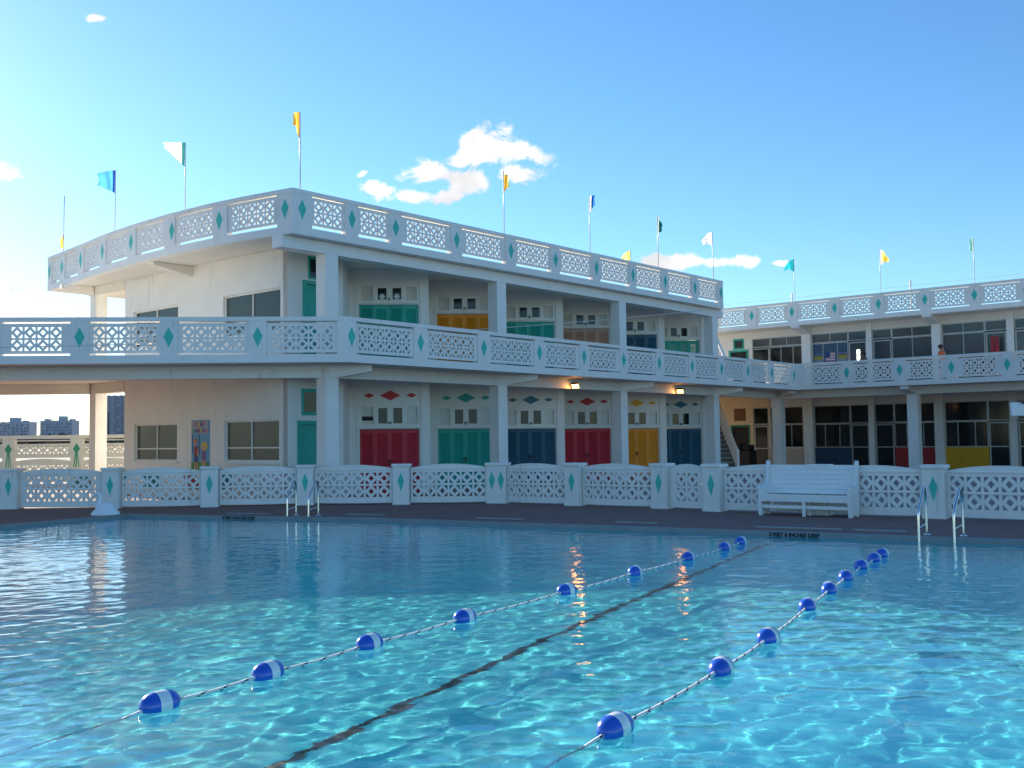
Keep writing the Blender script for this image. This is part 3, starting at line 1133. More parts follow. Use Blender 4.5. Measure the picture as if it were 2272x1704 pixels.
# --- roof slab and parapet
ROOF_L = [(17.38, -36.4), (17.2, -35.0), (16.97, -33.2), (16.65, -31.0), (16.47, -28.8), (16.42, -26.9), (16.48, -24.9), (16.66, -23.3), (16.9, -21.8)]
roof_pts = [SN(*p) for p in ROOF_L] + [SN(39.9, -21.8)]
mb = MB()
rp = [SN(s_ + 0.05, n_ - (0.05 if n_ == -21.8 else 0)) for s_, n_ in ROOF_L] + [SN(39.85, -21.85), SN(42.3, -24.1), SN(42.3, -36.4)]
mb.prism([(p.x, p.y) for p in rp], 7.155, ZR)
obj('roof_slab', mb, M_SOFFIT, main)
rpoly = Poly(roof_pts)
nposts = [(-35.25, -34.73), (-33.49, -32.97), (-31.53, -31.02), (-29.45, -28.9), (-27.21, -26.66), (-24.82, -24.27)]


def t_of_n(n_):
    for (a, b_) in zip(ROOF_L, ROOF_L[1:]):
        if a[1] <= n_ <= b_[1]:
            w = (n_ - a[1]) / (b_[1] - a[1])
            return rpoly.tof(SN(a[0] + (b_[0] - a[0]) * w, n_))


posts = [(0.0, 0.35)] + [(t_of_n(a), t_of_n(b_)) for a, b_ in nposts]
tc_ = rpoly.tof(SN(16.9, -21.8))
posts.append((tc_ - 0.56, tc_ + 0.66))
for a, b_ in [(18.72, 19.19), (20.38, 20.86), (22.95, 23.43), (25.52, 26.03), (27.92, 28.38), (30.34, 30.8), (32.73, 33.16), (35.02, 35.46), (37.33, 37.77)]:
    posts.append((tc_ + a - 16.9, tc_ + b_ - 16.9))
posts.append((rpoly.L - 0.38, rpoly.L))
balustrade(main, rpoly, posts, 7.15, 'roof_parapet', slit=0.035, gap=0.09, double=tc_)
# far side parapet of the roof, seen edge on through the screens
rb = Poly([SN(42.25, -24.2), SN(42.25, -36.3)][::-1])

# ================================================================== BALCONY WALKWAY
A0 = SN(18.1, -21.0); B0 = SN(45.26, -21.0)
walk = thing('balcony_walkway', 'white upper walkway with lattice balustrade wrapping the terrace, cabana front and right wing', 'balcony', SN(30, -21, 0))
T0 = A0 - E3 * 22
bpoly = Poly([T0, A0, B0, SN(45.26, 5.0)])
mb = MB()
pl = [T0 - EY * 0.03, A0 + E1 * 0.03 - ND * 0.04, B0 - ND * 0.03 + E1 * 0.02, SN(45.30, 5.0), SN(50.3, 5.0), SN(50.3, -36), SN(42.0, -36), SN(42.0, -31.0),
      SN(18.2, -31.0), SN(18.2, -36.6)]
back = SN(18.2, -36.6)
T1 = back - E3 * 18
mb.prism([(p.x, p.y) for p in pl + [T1]], 3.772, Z2 - 0.002)
obj('floor_slab', mb, [M_SOFFIT], walk)
tA, tB = bpoly.t[1], bpoly.t[2]
posts = []
t = -9.05
tp = [(-18.6, -18.15), (-16.2, -15.75), (-13.8, -13.35), (-11.4, -10.95), (-9.32, -8.87), (-7.14, -6.67), (-4.88, -4.42), (-2.59, -2.13)]
posts += [(tA + a, tA + b_) for a, b_ in tp]
posts.append((tA - 0.29, tA + 0.30))
for a, b_ in [(20.54, 21.06), (23.23, 23.77), (25.94, 26.45), (28.39, 28.87), (30.79, 31.27), (33.17, 33.65), (35.58, 36.05), (37.93, 38.41), (40.24, 40.69), (42.51, 42.93)]:
    posts.append((tA + a - 18.1, tA + b_ - 18.1))
posts.append((tB - 0.5, tB + 0.25))
for a, b_ in [(-18.86, -18.43), (-16.51, -16.05), (-14.32, -13.88), (-12.14, -11.68), (-9.95, -9.5), (-7.7, -7.25), (-5.5, -5.05), (-3.3, -2.85)]:
    posts.append((tB + a + 21.0, tB + b_ + 21.0))
balustrade(walk, bpoly, posts, 3.77, 'balustrade', slit=0.05, gap=0.05, cells=0.325)
# terrace beams and outer pillars
P1c = SN(18.5, -22.33)
mb = MB()
mb.box(P1c, E3, EY, -22, 0.25, -0.2, 0.2, 3.42, 3.766)
obj('beam', mb, M_FENCE, walk)
bracket(walk, P1c + E3 * 0.24, E3, 0.98, 3.764, 0.345, 0.17, 0.34, M_FENCE)
mb = MB()
mb.box(SN(18.2, -34.3), E3, EY, -20, -0.24, -0.2, 0.2, 3.42, 3.766)
obj('beam', mb, M_SOFFIT, walk)
for (base, off) in ((P1c, -12.5), (P1c, -21), (SN(18.2, -34.3), -9.0), (SN(18.2, -34.3), -17.0)):
    mb = MB()
    mb.box(base, E3, EY, off - 0.2, off + 0.2, -0.2, 0.2, 0.0, 3.42)
    obj('pillar', mb, M_FENCE, walk)
for s0 in (25.64, 32.66, 39.69):
    bracket(walk, SN(s0, -22.33) + E3 * 0.1, E3, 1.2, 3.764, 0.345, 0.15, 0.34, M_FENCE)
bracket(walk, SN(46.5, -22.55), (SN(45.5, -21.35) - SN(46.5, -22.55)).normalized(), 1.5, 3.763, 0.345, 0.15, 0.36, M_FENCE)
# ================================================================== RIGHT WING
wing = thing('club_wing', 'right-hand two-storey wing with glazed rooms over blue, red and yellow panels', 'building', SN(50, -18))
SW = 50.0
fw_ = frame_map(SN(SW, 0), ND, -E1)
PI_ = [(-22.83, -22.36, True), (-19.53, -19.26, False), (-16.36, -15.95, True), (-13.10, -12.80, False), (-9.90, -9.48, True), (-6.6, -6.3, False), (-3.4, -3.0, True)]
UP = (4.0, 6.78); LO = (0.0, 3.14)
# solid wall strips
holes = [(-26.80, -26.15, 5.95 + 0.32, 6.84), (-26.98, -26.0, Z2, 6.15),
         (-25.70, -22.83, Z2, 6.78), (-25.73, -24.85, 0.0, 3.14), (-24.75, -22.95, 1.04, 3.14), (-26.97, -26.0, 0.0, 2.16)]
for a, b_ in zip(PI_, PI_[1:]):
    holes += [(a[1], b_[0], Z2, 6.78), (a[1], b_[0], 0.0, 3.14)]
mb = MB()
extrude2d(mb, wall_polys(-36.0, 5.0, 0.0, 7.15, holes), fw_, -0.2, 0.0)
obj('wall', mb, M_WALL, wing)
# warm painted portion by the passage
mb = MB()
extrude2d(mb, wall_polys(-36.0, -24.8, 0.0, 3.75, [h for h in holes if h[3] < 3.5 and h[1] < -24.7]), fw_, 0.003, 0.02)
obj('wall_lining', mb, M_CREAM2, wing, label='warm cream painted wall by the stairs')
for (a, b_, big) in PI_:
    mb = MB()
    mb.box(SN(0, 0), ND, -E1, a, b_, -SW - 0.0 + 0.0, -SW + (0.22 if big else 0.10), 0.0, 3.77)
    mb.box(SN(0, 0), ND, -E1, a, b_, -SW - 0.0 + 0.0, -SW + (0.22 if big else 0.10), Z2, 7.15)
    obj('pilaster', mb, M_FENCE, wing)
    if big:
        bracket(wing, SN(SW - 0.2, (a + b_) / 2), -E1, 1.25, 7.146, 0.36, 0.12, b_ - a, M_WALL)


def glazed_bay(n0, n1, mirror, lower_mat, uppane=M_GLASSU, split=False):
    # upper floor: door on one side, two windows on the other
    W = n1 - n0
    dw = 0.95
    dn = (n1 - dw, n1) if not mirror else (n0, n0 + dw)
    wn_ = (n0, n1 - dw) if not mirror else (n0 + dw, n1)
    for (z0, z1, tr, low) in ((Z2, 6.78, 6.30, None), (0.0, 3.14, 2.22, lower_mat)):
        pane = uppane if low is None else M_GLASSD
        zb_ = z0 + 0.06 if low is None else z0 + 1.03
        mid = (wn_[0] + wn_[1]) / 2
        w = window(wing, fw_, wn_[0], wn_[1], tr, z1, [mid] if low is None else [], [], 0.045, -0.06, pane, sill=False, fmat=M_ALU)
        cols = [mid] if (low is None and not split) else [wn_[0] + (wn_[1] - wn_[0]) * q for q in (0.30, 0.70)]
        w = window(wing, fw_, wn_[0], wn_[1], zb_, tr - 0.002, cols, [], 0.045, -0.06, pane, sill=False, fmat=M_ALU)
        w = window(wing, fw_, dn[0], dn[1], tr, z1, [], [], 0.045, -0.06, pane, name='transom_window', sill=False, fmat=M_ALU)
        w = window(wing, fw_, dn[0] + 0.03, dn[1] - 0.03, z0 + 0.03, tr - 0.06, [], [z0 + 1.05], 0.06, -0.05, pane, name='glass_door', sill=False, fmat=M_ALU)
        if low is not None:
            mb = MB()
            extrude2d(mb, [[(wn_[0], z0), (wn_[1], z0), (wn_[1], zb_ - 0.003), (wn_[0], zb_ - 0.003)]], fw_, -0.10, -0.02)
            obj('spandrel_panel', mb, low, wing)
        else:
            mb = MB()
            extrude2d(mb, [[(wn_[0], z0), (wn_[1], z0), (wn_[1], zb_ - 0.003), (wn_[0], zb_ - 0.003)]], fw_, -0.10, -0.02)
            obj('spandrel_panel', mb, M_WALL, wing)


glazed_bay(-22.36, -19.53, False, M_PANELB, split=True)
glazed_bay(-19.26, -16.36, True, M_PANELR)
glazed_bay(-15.95, -13.10, False, M_PANELY)
glazed_bay(-12.80, -9.90, True, M_PANELB)
glazed_bay(-9.48, -6.6, False, M_PANELR)
glazed_bay(-6.3, -3.4, True, M_PANELY)
# bay at the far left, upper: door left, windows right
for (a, b_, zc0, zc1, cols, pane) in ((-25.70, -24.75, Z2 + 0.03, 6.24, [], M_GLASSD), (-24.72, -22.85, Z2 + 0.06, 6.28, [-24.08, -23.41], M_GLASSD),
                                      (-25.70, -24.66, 6.30, 6.78, [], M_GLASSU), (-24.64, -22.85, 6.30, 6.78, [-23.74], M_GLASSU)):
    window(wing, fw_, a, b_, zc0, zc1, cols, [], 0.045, -0.06, pane, sill=False, fmat=M_ALU)
# bay at the far left, lower
window(wing, fw_, -25.73, -24.85, 2.24, 3.14, [], [], 0.05, -0.04, M_GLASSD, sill=False, fmat=M_ALU)
window(wing, fw_, -25.70, -24.88, 0.02, 2.18, [], [1.0], 0.06, -0.04, M_GLASSD, name='glass_door', sill=False, fmat=M_ALU)
window(wing, fw_, -24.75, -22.95, 2.24, 3.14, [], [], 0.045, -0.06, M_GLASSD, sill=False, fmat=M_ALU)
window(wing, fw_, -24.75, -22.95, 1.04, 2.235, [-23.6], [], 0.045, -0.06, M_GLASSD, sill=False, fmat=M_ALU)
mb = MB(); extrude2d(mb, [[(-24.8, 0.0), (-22.9, 0.0), (-22.9, 1.0), (-24.8, 1.0)]], fw_, 0.003, 0.03)
obj('spandrel_panel', mb, M_BEIGE, wing)
mb = MB(); extrude2d(mb, [[(-26.83, 2.46), (-26.16, 2.46), (-26.16, 3.12), (-26.83, 3.12)]], fw_, 0.021, 0.035)
obj('vent_panel', mb, M_BROWN, wing)
M_GREENF = mat('green_frame', (0.02, 0.22, 0.13), 0.5, 0.1, 4)
simple_door(wing, fw_, -26.97, -26.0, 0.0, 2.16, M_GREENF, 'open doorway in a green frame, shade inside painted as a black leaf', True)
simple_door(wing, fw_, -26.98, -26.0, Z2, 6.15, M_TEAL, 'upper-floor doorway in a green frame, shade inside painted as a black leaf', True)
window(wing, fw_, -26.80, -26.15, 6.27, 6.84, [], [], 0.09, -0.03, M_GLASSD, sill=False, fmat=M_TEAL)
# lower pillars, beam and brackets at the balcony line
for n0 in (-22.83, -16.37, -9.9, -3.4):
    mb = MB()
    mb.box(SN(0, 0), ND, E1, n0, n0 + 0.46, 46.3, 46.75, 0.0, 3.42)
    obj('pillar', mb, M_FENCE, wing)
    bracket(wing, SN(46.32, n0 + 0.23), -E1, 0.95, 3.762, 0.34, 0.15, 0.36, M_WALL)
mb = MB()
mb.box(SN(0, 0), ND, E1, -22.9, 5.0, 46.32, 46.7, 3.42, 3.766)
mb.box(SN(39.95, -22.33), (SN(46.5, -22.6) - SN(39.95, -22.33)).normalized(), Vector((-0.64, -0.76, 0)).cross(ZUP) * 1.0, 0.0, 6.3, -0.18, 0.18, 3.43, 3.765)
obj('beam', mb, M_WALL, wing)
# roof of the wing
mb = MB()
rp = [SN(48.65, -36), SN(48.65, 5.0), SN(60, 5.0), SN(60, -36)]
mb.prism([(p.x, p.y) for p in rp][::-1], 7.155, ZR)
obj('roof_slab', mb, M_SOFFIT, wing)
mb = MB()
mb.box(SN(0, 0), E1, ND, 59.5, 59.7, -36, 5, 0.0, 7.15)
mb.box(SN(0, 0), E1, ND, 50.2, 59.5, 4.8, 5.0, 0.0, 7.15)
mb.box(SN(0, 0), E1, ND, 50.2, 59.5, -36.0, -35.8, 0.0, 7.15)
obj('rear_wall', mb, M_WALL, wing)
wp = Poly([SN(48.6, -34.0), SN(48.6, 5.0)])
posts = [(t - 0.0, t + 0.45) for t in (0.0, 2.2, 4.4, 6.6)] + [(34 + a, 34 + b_) for a, b_ in
         [(-25.23, -24.70), (-23.01, -22.50), (-20.77, -20.29), (-18.61, -18.13), (-16.45, -15.99), (-14.27, -13.81), (-12.13, -11.66), (-9.95, -9.5), (-7.8, -7.35), (-5.6, -5.15)]]
balustrade(wing, wp, posts, 7.15, 'roof_parapet', slit=0.04, gap=0.06)
# thin stanchions and wire on the wing roof
for n_ in (-22.9, -16.98):
    mb = MB(); mb.tube([SN(49.0, n_, 7.35), SN(49.0, n_, 8.85)], 0.045, 8)
    obj('stanchion', mb, M_POLE, wing)
mb = MB(); mb.tube([SN(49.0, -30, 8.62), SN(49.0, -22.9, 8.60), SN(49.0, -16.98, 8.60), SN(49.0, 0, 8.62)], 0.008, 5)
obj('wire', mb, M_POLE, wing)

# curtains with patriotic motifs in one upper window
cur = thing('window_curtain', 'blue curtains with flag and shield motifs hanging in an upper window of the wing', 'curtain', SN(SW, -21.4, Z2))
M_CURT = mat('curtain_blue', (0.06, 0.115, 0.18), 0.8, 0.25, 12, stretch=(3, 3, 0.2))
mb = MB()
un = np.linspace(-22.30, -20.52, 60)
for a, b_ in zip(un, un[1:]):
    da, db = -0.042 + 0.006 * math.sin(a * 40), -0.042 + 0.006 * math.sin(b_ * 40)
    mb.face([fw_(a, da, Z2 + 0.1), fw_(b_, db, Z2 + 0.1), fw_(b_, db, 6.26), fw_(a, da, 6.26)])
obj('cloth', mb, M_CURT, cur)
M_MW = mat('motif_white', (0.6, 0.6, 0.62), 0.8); M_MR = mat('motif_pink', (0.42, 0.16, 0.22), 0.8); M_MB = mat('motif_blue', (0.02, 0.06, 0.22), 0.8)
M_MG = mat('motif_gold', (0.35, 0.30, 0.04), 0.8)
for cx in (-22.05, -20.78):
    mb = MB()
    q = [(cx - .22, 5.650), (cx + .22, 5.650), (cx + .22, 5.800), (cx - .22, 5.800)]
    extrude2d(mb, [q], fw_, -0.034, -0.032, 0)
    extrude2d(mb, [[(cx - .2, 5.470), (cx + .2, 5.470), (cx + .24, 5.648), (cx - .24, 5.648)]], fw_, -0.034, -0.032, 1)
    for j in range(5):
        x = cx - .16 + j * .08
        extrude2d(mb, [[(x - .015, 5.320), (x + .015, 5.320), (x + .015, 5.468), (x - .015, 5.468)]], fw_, -0.034, -0.032, 2)
        extrude2d(mb, [[(x - .02, 5.710), (x + .02, 5.710), (x + .02, 5.750), (x - .02, 5.750)]], fw_, -0.031, -0.030, 2)
    obj('shield_motif', mb, [M_MB, M_MG, M_MW], cur)
mb = MB()
cx = -21.42
extrude2d(mb, [[(cx - .25, 5.580), (cx - .02, 5.580), (cx - .02, 5.820), (cx - .25, 5.820)]], fw_, -0.034, -0.032, 0)
for j in range(7):
    z = 5.360 + j * 0.065
    x0 = cx - .25 if z < 5.550 else cx - .018
    extrude2d(mb, [[(x0, z), (cx + .25, z), (cx + .25, z + .064), (x0, z + .064)]], fw_, -0.034, -0.032, 1 + j % 2)
obj('flag_motif', mb, [M_MB, M_MR, M_MW], cur)

# ================================================================== STAIRS
def staircase(label, base, dirv, width, z0, nst, rise, run, flight_mat):
    st = thing('staircase', label, 'staircase', base)
    side = Vector((dirv.y, -dirv.x, 0))
    mb = MB()
    for i in range(nst):
        mb.box(base, dirv, side, run * i, run * (i + 1), -width / 2, width / 2, z0 + max(0, rise * i - 0.12), z0 + rise * (i + 1) - 0.05)
    obj('risers', mb, flight_mat, st)
    mb = MB()
    for i in range(nst):
        mb.box(base, dirv, side, run * i - 0.03, run * (i + 1) - 0.004, -width / 2 - 0.002, width / 2 + 0.002, z0 + rise * (i + 1) - 0.048, z0 + rise * (i + 1))
    obj('treads', mb, M_TREAD, st)
    for sgn in (1, -1):
        mb = MB()
        o_ = sgn * (width / 2 + 0.04)
        # sloped hand rail
        a = base + side * o_ + ZUP * (z0 + 0.95); b_ = a + dirv * (run * nst) + ZUP * (rise * nst)
        w_ = side * 0.06
        mb.hexa([a - w_ - ZUP * .07, b_ - w_ - ZUP * .07, b_ + w_ - ZUP * .07, a + w_ - ZUP * .07,
                 a - w_ + ZUP * .09, b_ - w_ + ZUP * .09, b_ + w_ + ZUP * .09, a + w_ + ZUP * .09])
        mb.box(base + side * o_, dirv, side, -0.14, 0.02, -0.07, 0.07, z0, z0 + 1.03)
        r_ = obj('handrail', mb, M_FENCE, st)
        mb = MB()
        for i in range(nst * 2):
            p = base + side * o_ + dirv * (run * (i + 0.5) / 2)
            zz = z0 + rise * (i + 0.5) / 2
            mb.box(p, dirv, side, -0.02, 0.02, -0.02, 0.02, zz, zz + 0.9)
        obj('balusters', mb, M_FENCE, r_)
    return st


staircase('grey outdoor staircase with white handrail climbing beside the last cabana', SN(44.2, -24.55) + Vector((0.28, 0, 0)), E4, 1.05, 0.0, 18, 0.215, 0.27, M_STAIR)

staircase('upper flight with white handrail climbing from the walkway to the roof', SN(44.2, -24.55, Z2 - 0.22) + Vector((0.10, 0, 0)), E4, 1.0, 0.0, 15, 0.215, 0.27, M_STAIR)

# ================================================================== FLAGPOLES
def flagpole(label, base, top_z, flag_u, w, h, tip_h, droop, cols, hoist=0.10, zdrop=0.0, fold=0.06):
    t_ = thing('flagpole', label, 'flag', base, 'flags on poles along the roof parapets')
    mb = MB()
    lean = Vector((random.uniform(-0.02, 0.02), 0, 0))
    topp = Vector((base[0], base[1], top_z)) + lean
    mb.tube([Vector(base), topp], 0.018, 8)
    obj('pole', mb, M_POLE, t_, smooth=True)
    du = Vector((math.cos(flag_u), math.sin(flag_u), 0)); dn_ = Vector((-du.y, du.x, 0))
    mb = MB()
    nu, nv = 16, 8
    ph = random.uniform(0, 6)
    G = []
    for i in range(nu + 1):
        u = i / nu
        row = []
        hh = h + (tip_h - h) * u
        for j in range(nv + 1):
            v = j / nv
            x = w * u * (1 - 0.12 * math.sin(v * 3))
            z = top_z - zdrop - v * hh - droop * u * u - 0.02 * math.sin(u * 7 + ph) * u
            y = fold * math.sin(u * 8 + ph + v * 1.7) * min(1, u * 3) + 0.02 * math.sin(v * 9 + ph) * u
            row.append(Vector((topp.x, topp.y, 0)) + du * (x + 0.015) + dn_ * y + ZUP * z)
        G.append(row)
    for i in range(nu):
        for j in range(nv):
            mb.face([G[i][j], G[i + 1][j], G[i + 1][j + 1], G[i][j + 1]], 0 if (i / nu) > hoist else 1)
    o = obj('flag', mb, [cols[0], cols[1]], t_, smooth=True)
    o.data.validate()
    bmx = bmesh.new(); bmx.from_mesh(o.data); bmesh.ops.remove_doubles(bmx, verts=bmx.verts, dist=1e-5); bmx.to_mesh(o.data); bmx.free()
    return t_


CY = cloth('cloth_yellow', (0.85, 0.60, 0.10)); CYD = cloth('cloth_yellow_hem', (0.45, 0.22, 0.04))
CB = cloth('cloth_blue', (0.10, 0.42, 0.75)); CBD = cloth('cloth_navy', (0.01, 0.05, 0.28))
CW = cloth('cloth_white', (0.78, 0.80, 0.78)); CG = cloth('cloth_green', (0.02, 0.18, 0.17))
CT = cloth('cloth_teal', (0.02, 0.40, 0.45)); CTD = cloth('cloth_teal_dark', (0.01, 0.18, 0.22)); CM = cloth('cloth_mint', (0.35, 0.68, 0.60))
ZC = 8.36
LEFTW = math.pi
fp = lambda s_, n_: SN(s_, n_, ZC)
flagpole('bare-topped flagpole with a yellow flag slipped down onto the far left roof corner', fp(17.42, -35.3), 10.42, LEFTW, 0.10, 0.55, 0.35, 0.30, (CY, CYD), zdrop=1.35)
flagpole('square bright blue flag with navy hem flying left, left end of the roof', fp(16.98, -31.0), 10.47, LEFTW + 0.1, 0.56, 0.74, 0.40, 0.13, (CB, CBD), fold=0.04)
flagpole('large white flag with dark green hem streaming left above the curved parapet', fp(16.75, -26.6), 10.47, LEFTW + 0.05, 0.64, 0.72, 0.10, 0.02, (CW, CG), fold=0.04)
flagpole('limp yellow flag on the pole at the front roof corner, highest in view', fp(17.27, -21.95), 10.49, LEFTW + 0.4, 0.17, 0.72, 0.22, 0.06, (CY, CYD), fold=0.08)
flagpole('crumpled yellow flag in front of the big cloud', fp(25.6, -21.95), 10.48, 0.2, 0.18, 0.62, 0.25, 0.18, (CY, CYD), fold=0.10, zdrop=0.1)
flagpole('furled navy and white flag, third pole of the cabana front', fp(30.38, -21.95), 10.48, 0.0, 0.20, 0.62, 0.30, 0.02, (cloth('cloth_royal', (0.03, 0.20, 0.60)), CW), hoist=0.35, fold=0.08)
flagpole('dark green and white flag hanging limp, fourth pole of the cabana front', fp(34.96, -21.95), 10.46, 0.3, 0.17, 0.85, 0.25, 0.42, (CG, CW), hoist=0.15, fold=0.07)
flagpole('white flag blowing left at the right end of the cabana roof', fp(39.35, -21.95), 10.43, LEFTW, 0.44, 0.62, 0.18, 0.40, (CW, CW), fold=0.05)
flagpole('pale yellow flag showing low above the parapet in front of the long cloud', SN(40.6, -27.0, ZR), 10.43, LEFTW, 0.45, 0.72, 0.10, 0.40, (cloth('cloth_lemon', (0.80, 0.68, 0.25)), CY), fold=0.05)
flagpole('turquoise flag streaming left on the wing roof', fp(48.85, -22.68), 10.52, LEFTW, 0.52, 0.65, 0.12, 0.50, (CT, CTD), fold=0.05)
flagpole('yellow flag blowing right on the wing roof', fp(48.85, -18.32), 10.46, 0.0, 0.42, 0.80, 0.12, 0.55, (CY, CW), hoist=0.2, fold=0.05)
flagpole('pale mint flag hanging limp, rightmost pole on the wing roof', fp(48.85, -14.07), 10.46, LEFTW, 0.17, 0.78, 0.45, 0.10, (CM, CW), fold=0.06)

# ================================================================== LADDERS
def ladder(label, fa, fb, ba, bb):
    """fa, fb: waterline feet; ba, bb: deck feet"""
    fa, fb, ba, bb = [Vector((*q, 0)) for q in (fa, fb, ba, bb)]
    t_ = thing('pool_ladder', label, 'pool ladder', (fa + fb) / 2, 'stainless pool ladders')
    for f0, b0 in ((fa, ba), (fb, bb)):
        dv_ = (b0 - f0)
        pts = [f0 + ZUP * -1.0, f0 + ZUP * 0.34, f0 + dv_ * 0.04 + ZUP * 0.46]
        for w in np.linspace(0, 1, 7):
            an = w * math.pi * 0.5
            pass
        pts += [f0 + dv_ * 0.62 + ZUP * 0.74, f0 + dv_ * 0.74 + ZUP * 0.80, f0 + dv_ * 0.85 + ZUP * 0.79, f0 + dv_ * 0.94 + ZUP * 0.70, f0 + dv_ + ZUP * 0.55, f0 + dv_ + ZUP * 0.0]
        # smooth by Chaikin
        for _ in range(2):
            q = [pts[0]]
            for a, b_ in zip(pts, pts[1:]):
                q += [a * 0.75 + b_ * 0.25, a * 0.25 + b_ * 0.75]
            pts = q + [pts[-1]]
        mb = MB(); mb.tube(pts, 0.023, 10)
        r_ = obj('handrail', mb, M_STEEL, t_, smooth=True)
        mb = MB()
        mb.tube([f0 + ZUP * 0.16, f0 + dv_ + ZUP * 0.19], 0.014, 8)
        obj('brace', mb, M_DARK if False else M_STEEL, r_, smooth=True)
        mb = MB()
        mb.lathe(b0 + ZUP * 0.001, ZUP, [(0.0, 0.06), (0.012, 0.055), (0.02, 0.03), (0.02, 0.0)], 14)
        obj('base_plate', mb, M_STEEL, r_)
    for z in (-0.35, -0.65, -0.95):
        mb = MB()
        mb.tube([fa + ZUP * z, fb + ZUP * z], 0.03, 8)
        obj('tread', mb, M_STEEL, t_)
    return t_


ladder('stainless pool ladder in front of the teal-door corner, left of the two', (-5.08, 23.42), (-4.56, 23.20), (-4.99, 23.95), (-4.45, 23.79))
ladder('stainless pool ladder at the right before the fence, nearer of the two', (6.56, 16.93), (7.02, 16.66), (6.90, 17.46), (7.39, 17.18))

# ================================================================== BENCH
BA = Vector((5.22, 22.22, 0)); BB = Vector((6.80, 21.04, 0))
bd = (BB - BA).normalized(); bn = Vector((bd.y, -bd.x, 0))      # bn towards the pool
BL = (BB - BA).length
BSC = 0.80
bench = thing('slatted_bench', 'white slatted wooden bench with curved end panels backing onto the pool fence', 'bench', (BA + BB) / 2)
prof = [(0.0, 0.0), (0.12, 0.0), (0.17, 0.05), (0.38, 0.05), (0.43, 0.0), (0.56, 0.0), (0.60, 0.55), (0.645, 0.98), (0.66, 1.10), (0.64, 1.145), (0.60, 1.14), (0.565, 1.07),
        (0.54, 0.90), (0.50, 0.74), (0.42, 0.66), (0.24, 0.62), (0.06, 0.61), (-0.01, 0.57), (-0.01, 0.42)]


def side_panel(u0, u1):
    mb = MB()
    f = lambda y, d, z: BA + bd * d - bn * (y * BSC) + ZUP * z
    pl = [Vector((y, z, 0)) for y, z in prof]
    tr = tessellate_polygon([pl])
    i0 = len(mb.v); N_ = len(prof)
    for d in (u0, u1):
        for y, z in prof:
            mb.v.append(tuple(f(y, d, z)))
    for a, b_, c in tr:
        mb.f.append((a, b_, c)); mb.mi.append(0)
        mb.f.append((N_ + c, N_ + b_, N_ + a)); mb.mi.append(0)
    for k in range(N_):
        l = (k + 1) % N_
        mb.f.append((k, l, N_ + l, N_ + k)); mb.mi.append(0)
    return mb


M_BENCH = mat('bench_paint', (0.82, 0.82, 0.80), 0.4, 0.04, 5, 0.1, 60)
bevel(obj('end_panel', side_panel(0.0, 0.055), M_BENCH, bench), 0.01)
bevel(obj('end_panel', side_panel(BL - 0.055, BL), M_BENCH, bench), 0.01)
f = frame_map(BA, bd, -bn)
mb = MB()
for i in range(5):
    y = 0.012 + i * 0.078
    mb.box(BA, bd, -bn, 0.056, BL - 0.056, y, y + 0.066, 0.425 - 0.006 * i, 0.450 - 0.006 * i)
obj('seat', mb, M_BENCH, bench)
mb = MB()
for i in range(6):
    z = 0.455 + i * 0.101; y = 0.395 + i * 0.018
    c = [f(0.056, y, z), f(BL - 0.056, y, z), f(BL - 0.056, y + 0.022, z), f(0.056, y + 0.022, z)]
    c2 = [f(0.056, y + 0.018, z + 0.097), f(BL - 0.056, y + 0.018, z + 0.097), f(BL - 0.056, y + 0.04, z + 0.097), f(0.056, y + 0.04, z + 0.097)]
    mb.hexa(c + c2)
obj('backrest', mb, M_BENCH, bench)
mb = MB()
mb.box(BA, bd, -bn, 0.056, BL - 0.056, -0.005, 0.018, 0.30, 0.424)
mb.box(BA, bd, -bn, 0.056, BL - 0.056, 0.03, 0.055, 0.155, 0.225)
obj('apron', mb, M_BENCH, bench)
mb = MB()
mb.box(BA, bd, -bn, BL / 2 - 0.03, BL / 2 + 0.03, -0.006, 0.056, 0.0, 0.309)
mb.box(BA, bd, -bn, BL / 2 - 0.03, BL / 2 + 0.03, 0.34, 0.39, 0.0, 0.40)
obj('leg', mb, M_BENCH, bench)

# ================================================================== SWAN ORNAMENT
SC = Vector((-9.72, 24.85, 0))
mb = MB()
prof_b = [(0.0, 0.34), (0.03, 0.345), (0.09, 0.30), (0.16, 0.24), (0.22, 0.20), (0.27, 0.15), (0.295, 0.09), (0.305, 0.0)]
seg = 24; i0 = 0
for (z, r) in prof_b:
    for j in range(seg):
        an = 2 * math.pi * j / seg
        x = r * math.cos(an) * (1.0 if math.cos(an) < 0 else 1.0); y = r * 0.62 * math.sin(an)
        mb.v.append(tuple(SC + Vector((x + 0.05 * z, y, z))))
for k in range(len(prof_b) - 1):
    for j in range(seg):
        l = (j + 1) % seg
        mb.f.append((k * seg + j, k * seg + l, (k + 1) * seg + l, (k + 1) * seg + j)); mb.mi.append(0)
neck = [Vector((-0.12, 0, 0.05)), Vector((-0.15, 0, 0.18)), Vector((-0.14, 0, 0.30)), Vector((-0.125, 0, 0.40)), Vector((-0.14, 0, 0.48)), Vector((-0.18, 0, 0.505)), Vector((-0.23, 0, 0.485)), Vector((-0.28, 0, 0.46)), Vector((-0.345, 0, 0.435))]
mb.tube([SC + q for q in neck], [0.13, 0.085, 0.05, 0.045, 0.048, 0.055, 0.045, 0.022, 0.006], 12)
o = obj('swan_ornament', mb, mat('white_plastic', (0.82, 0.82, 0.82), 0.35, 0.02), origin=SC, smooth=True)
tag(o, 'white swan-shaped ornament standing on the deck at the pool corner', 'ornament')

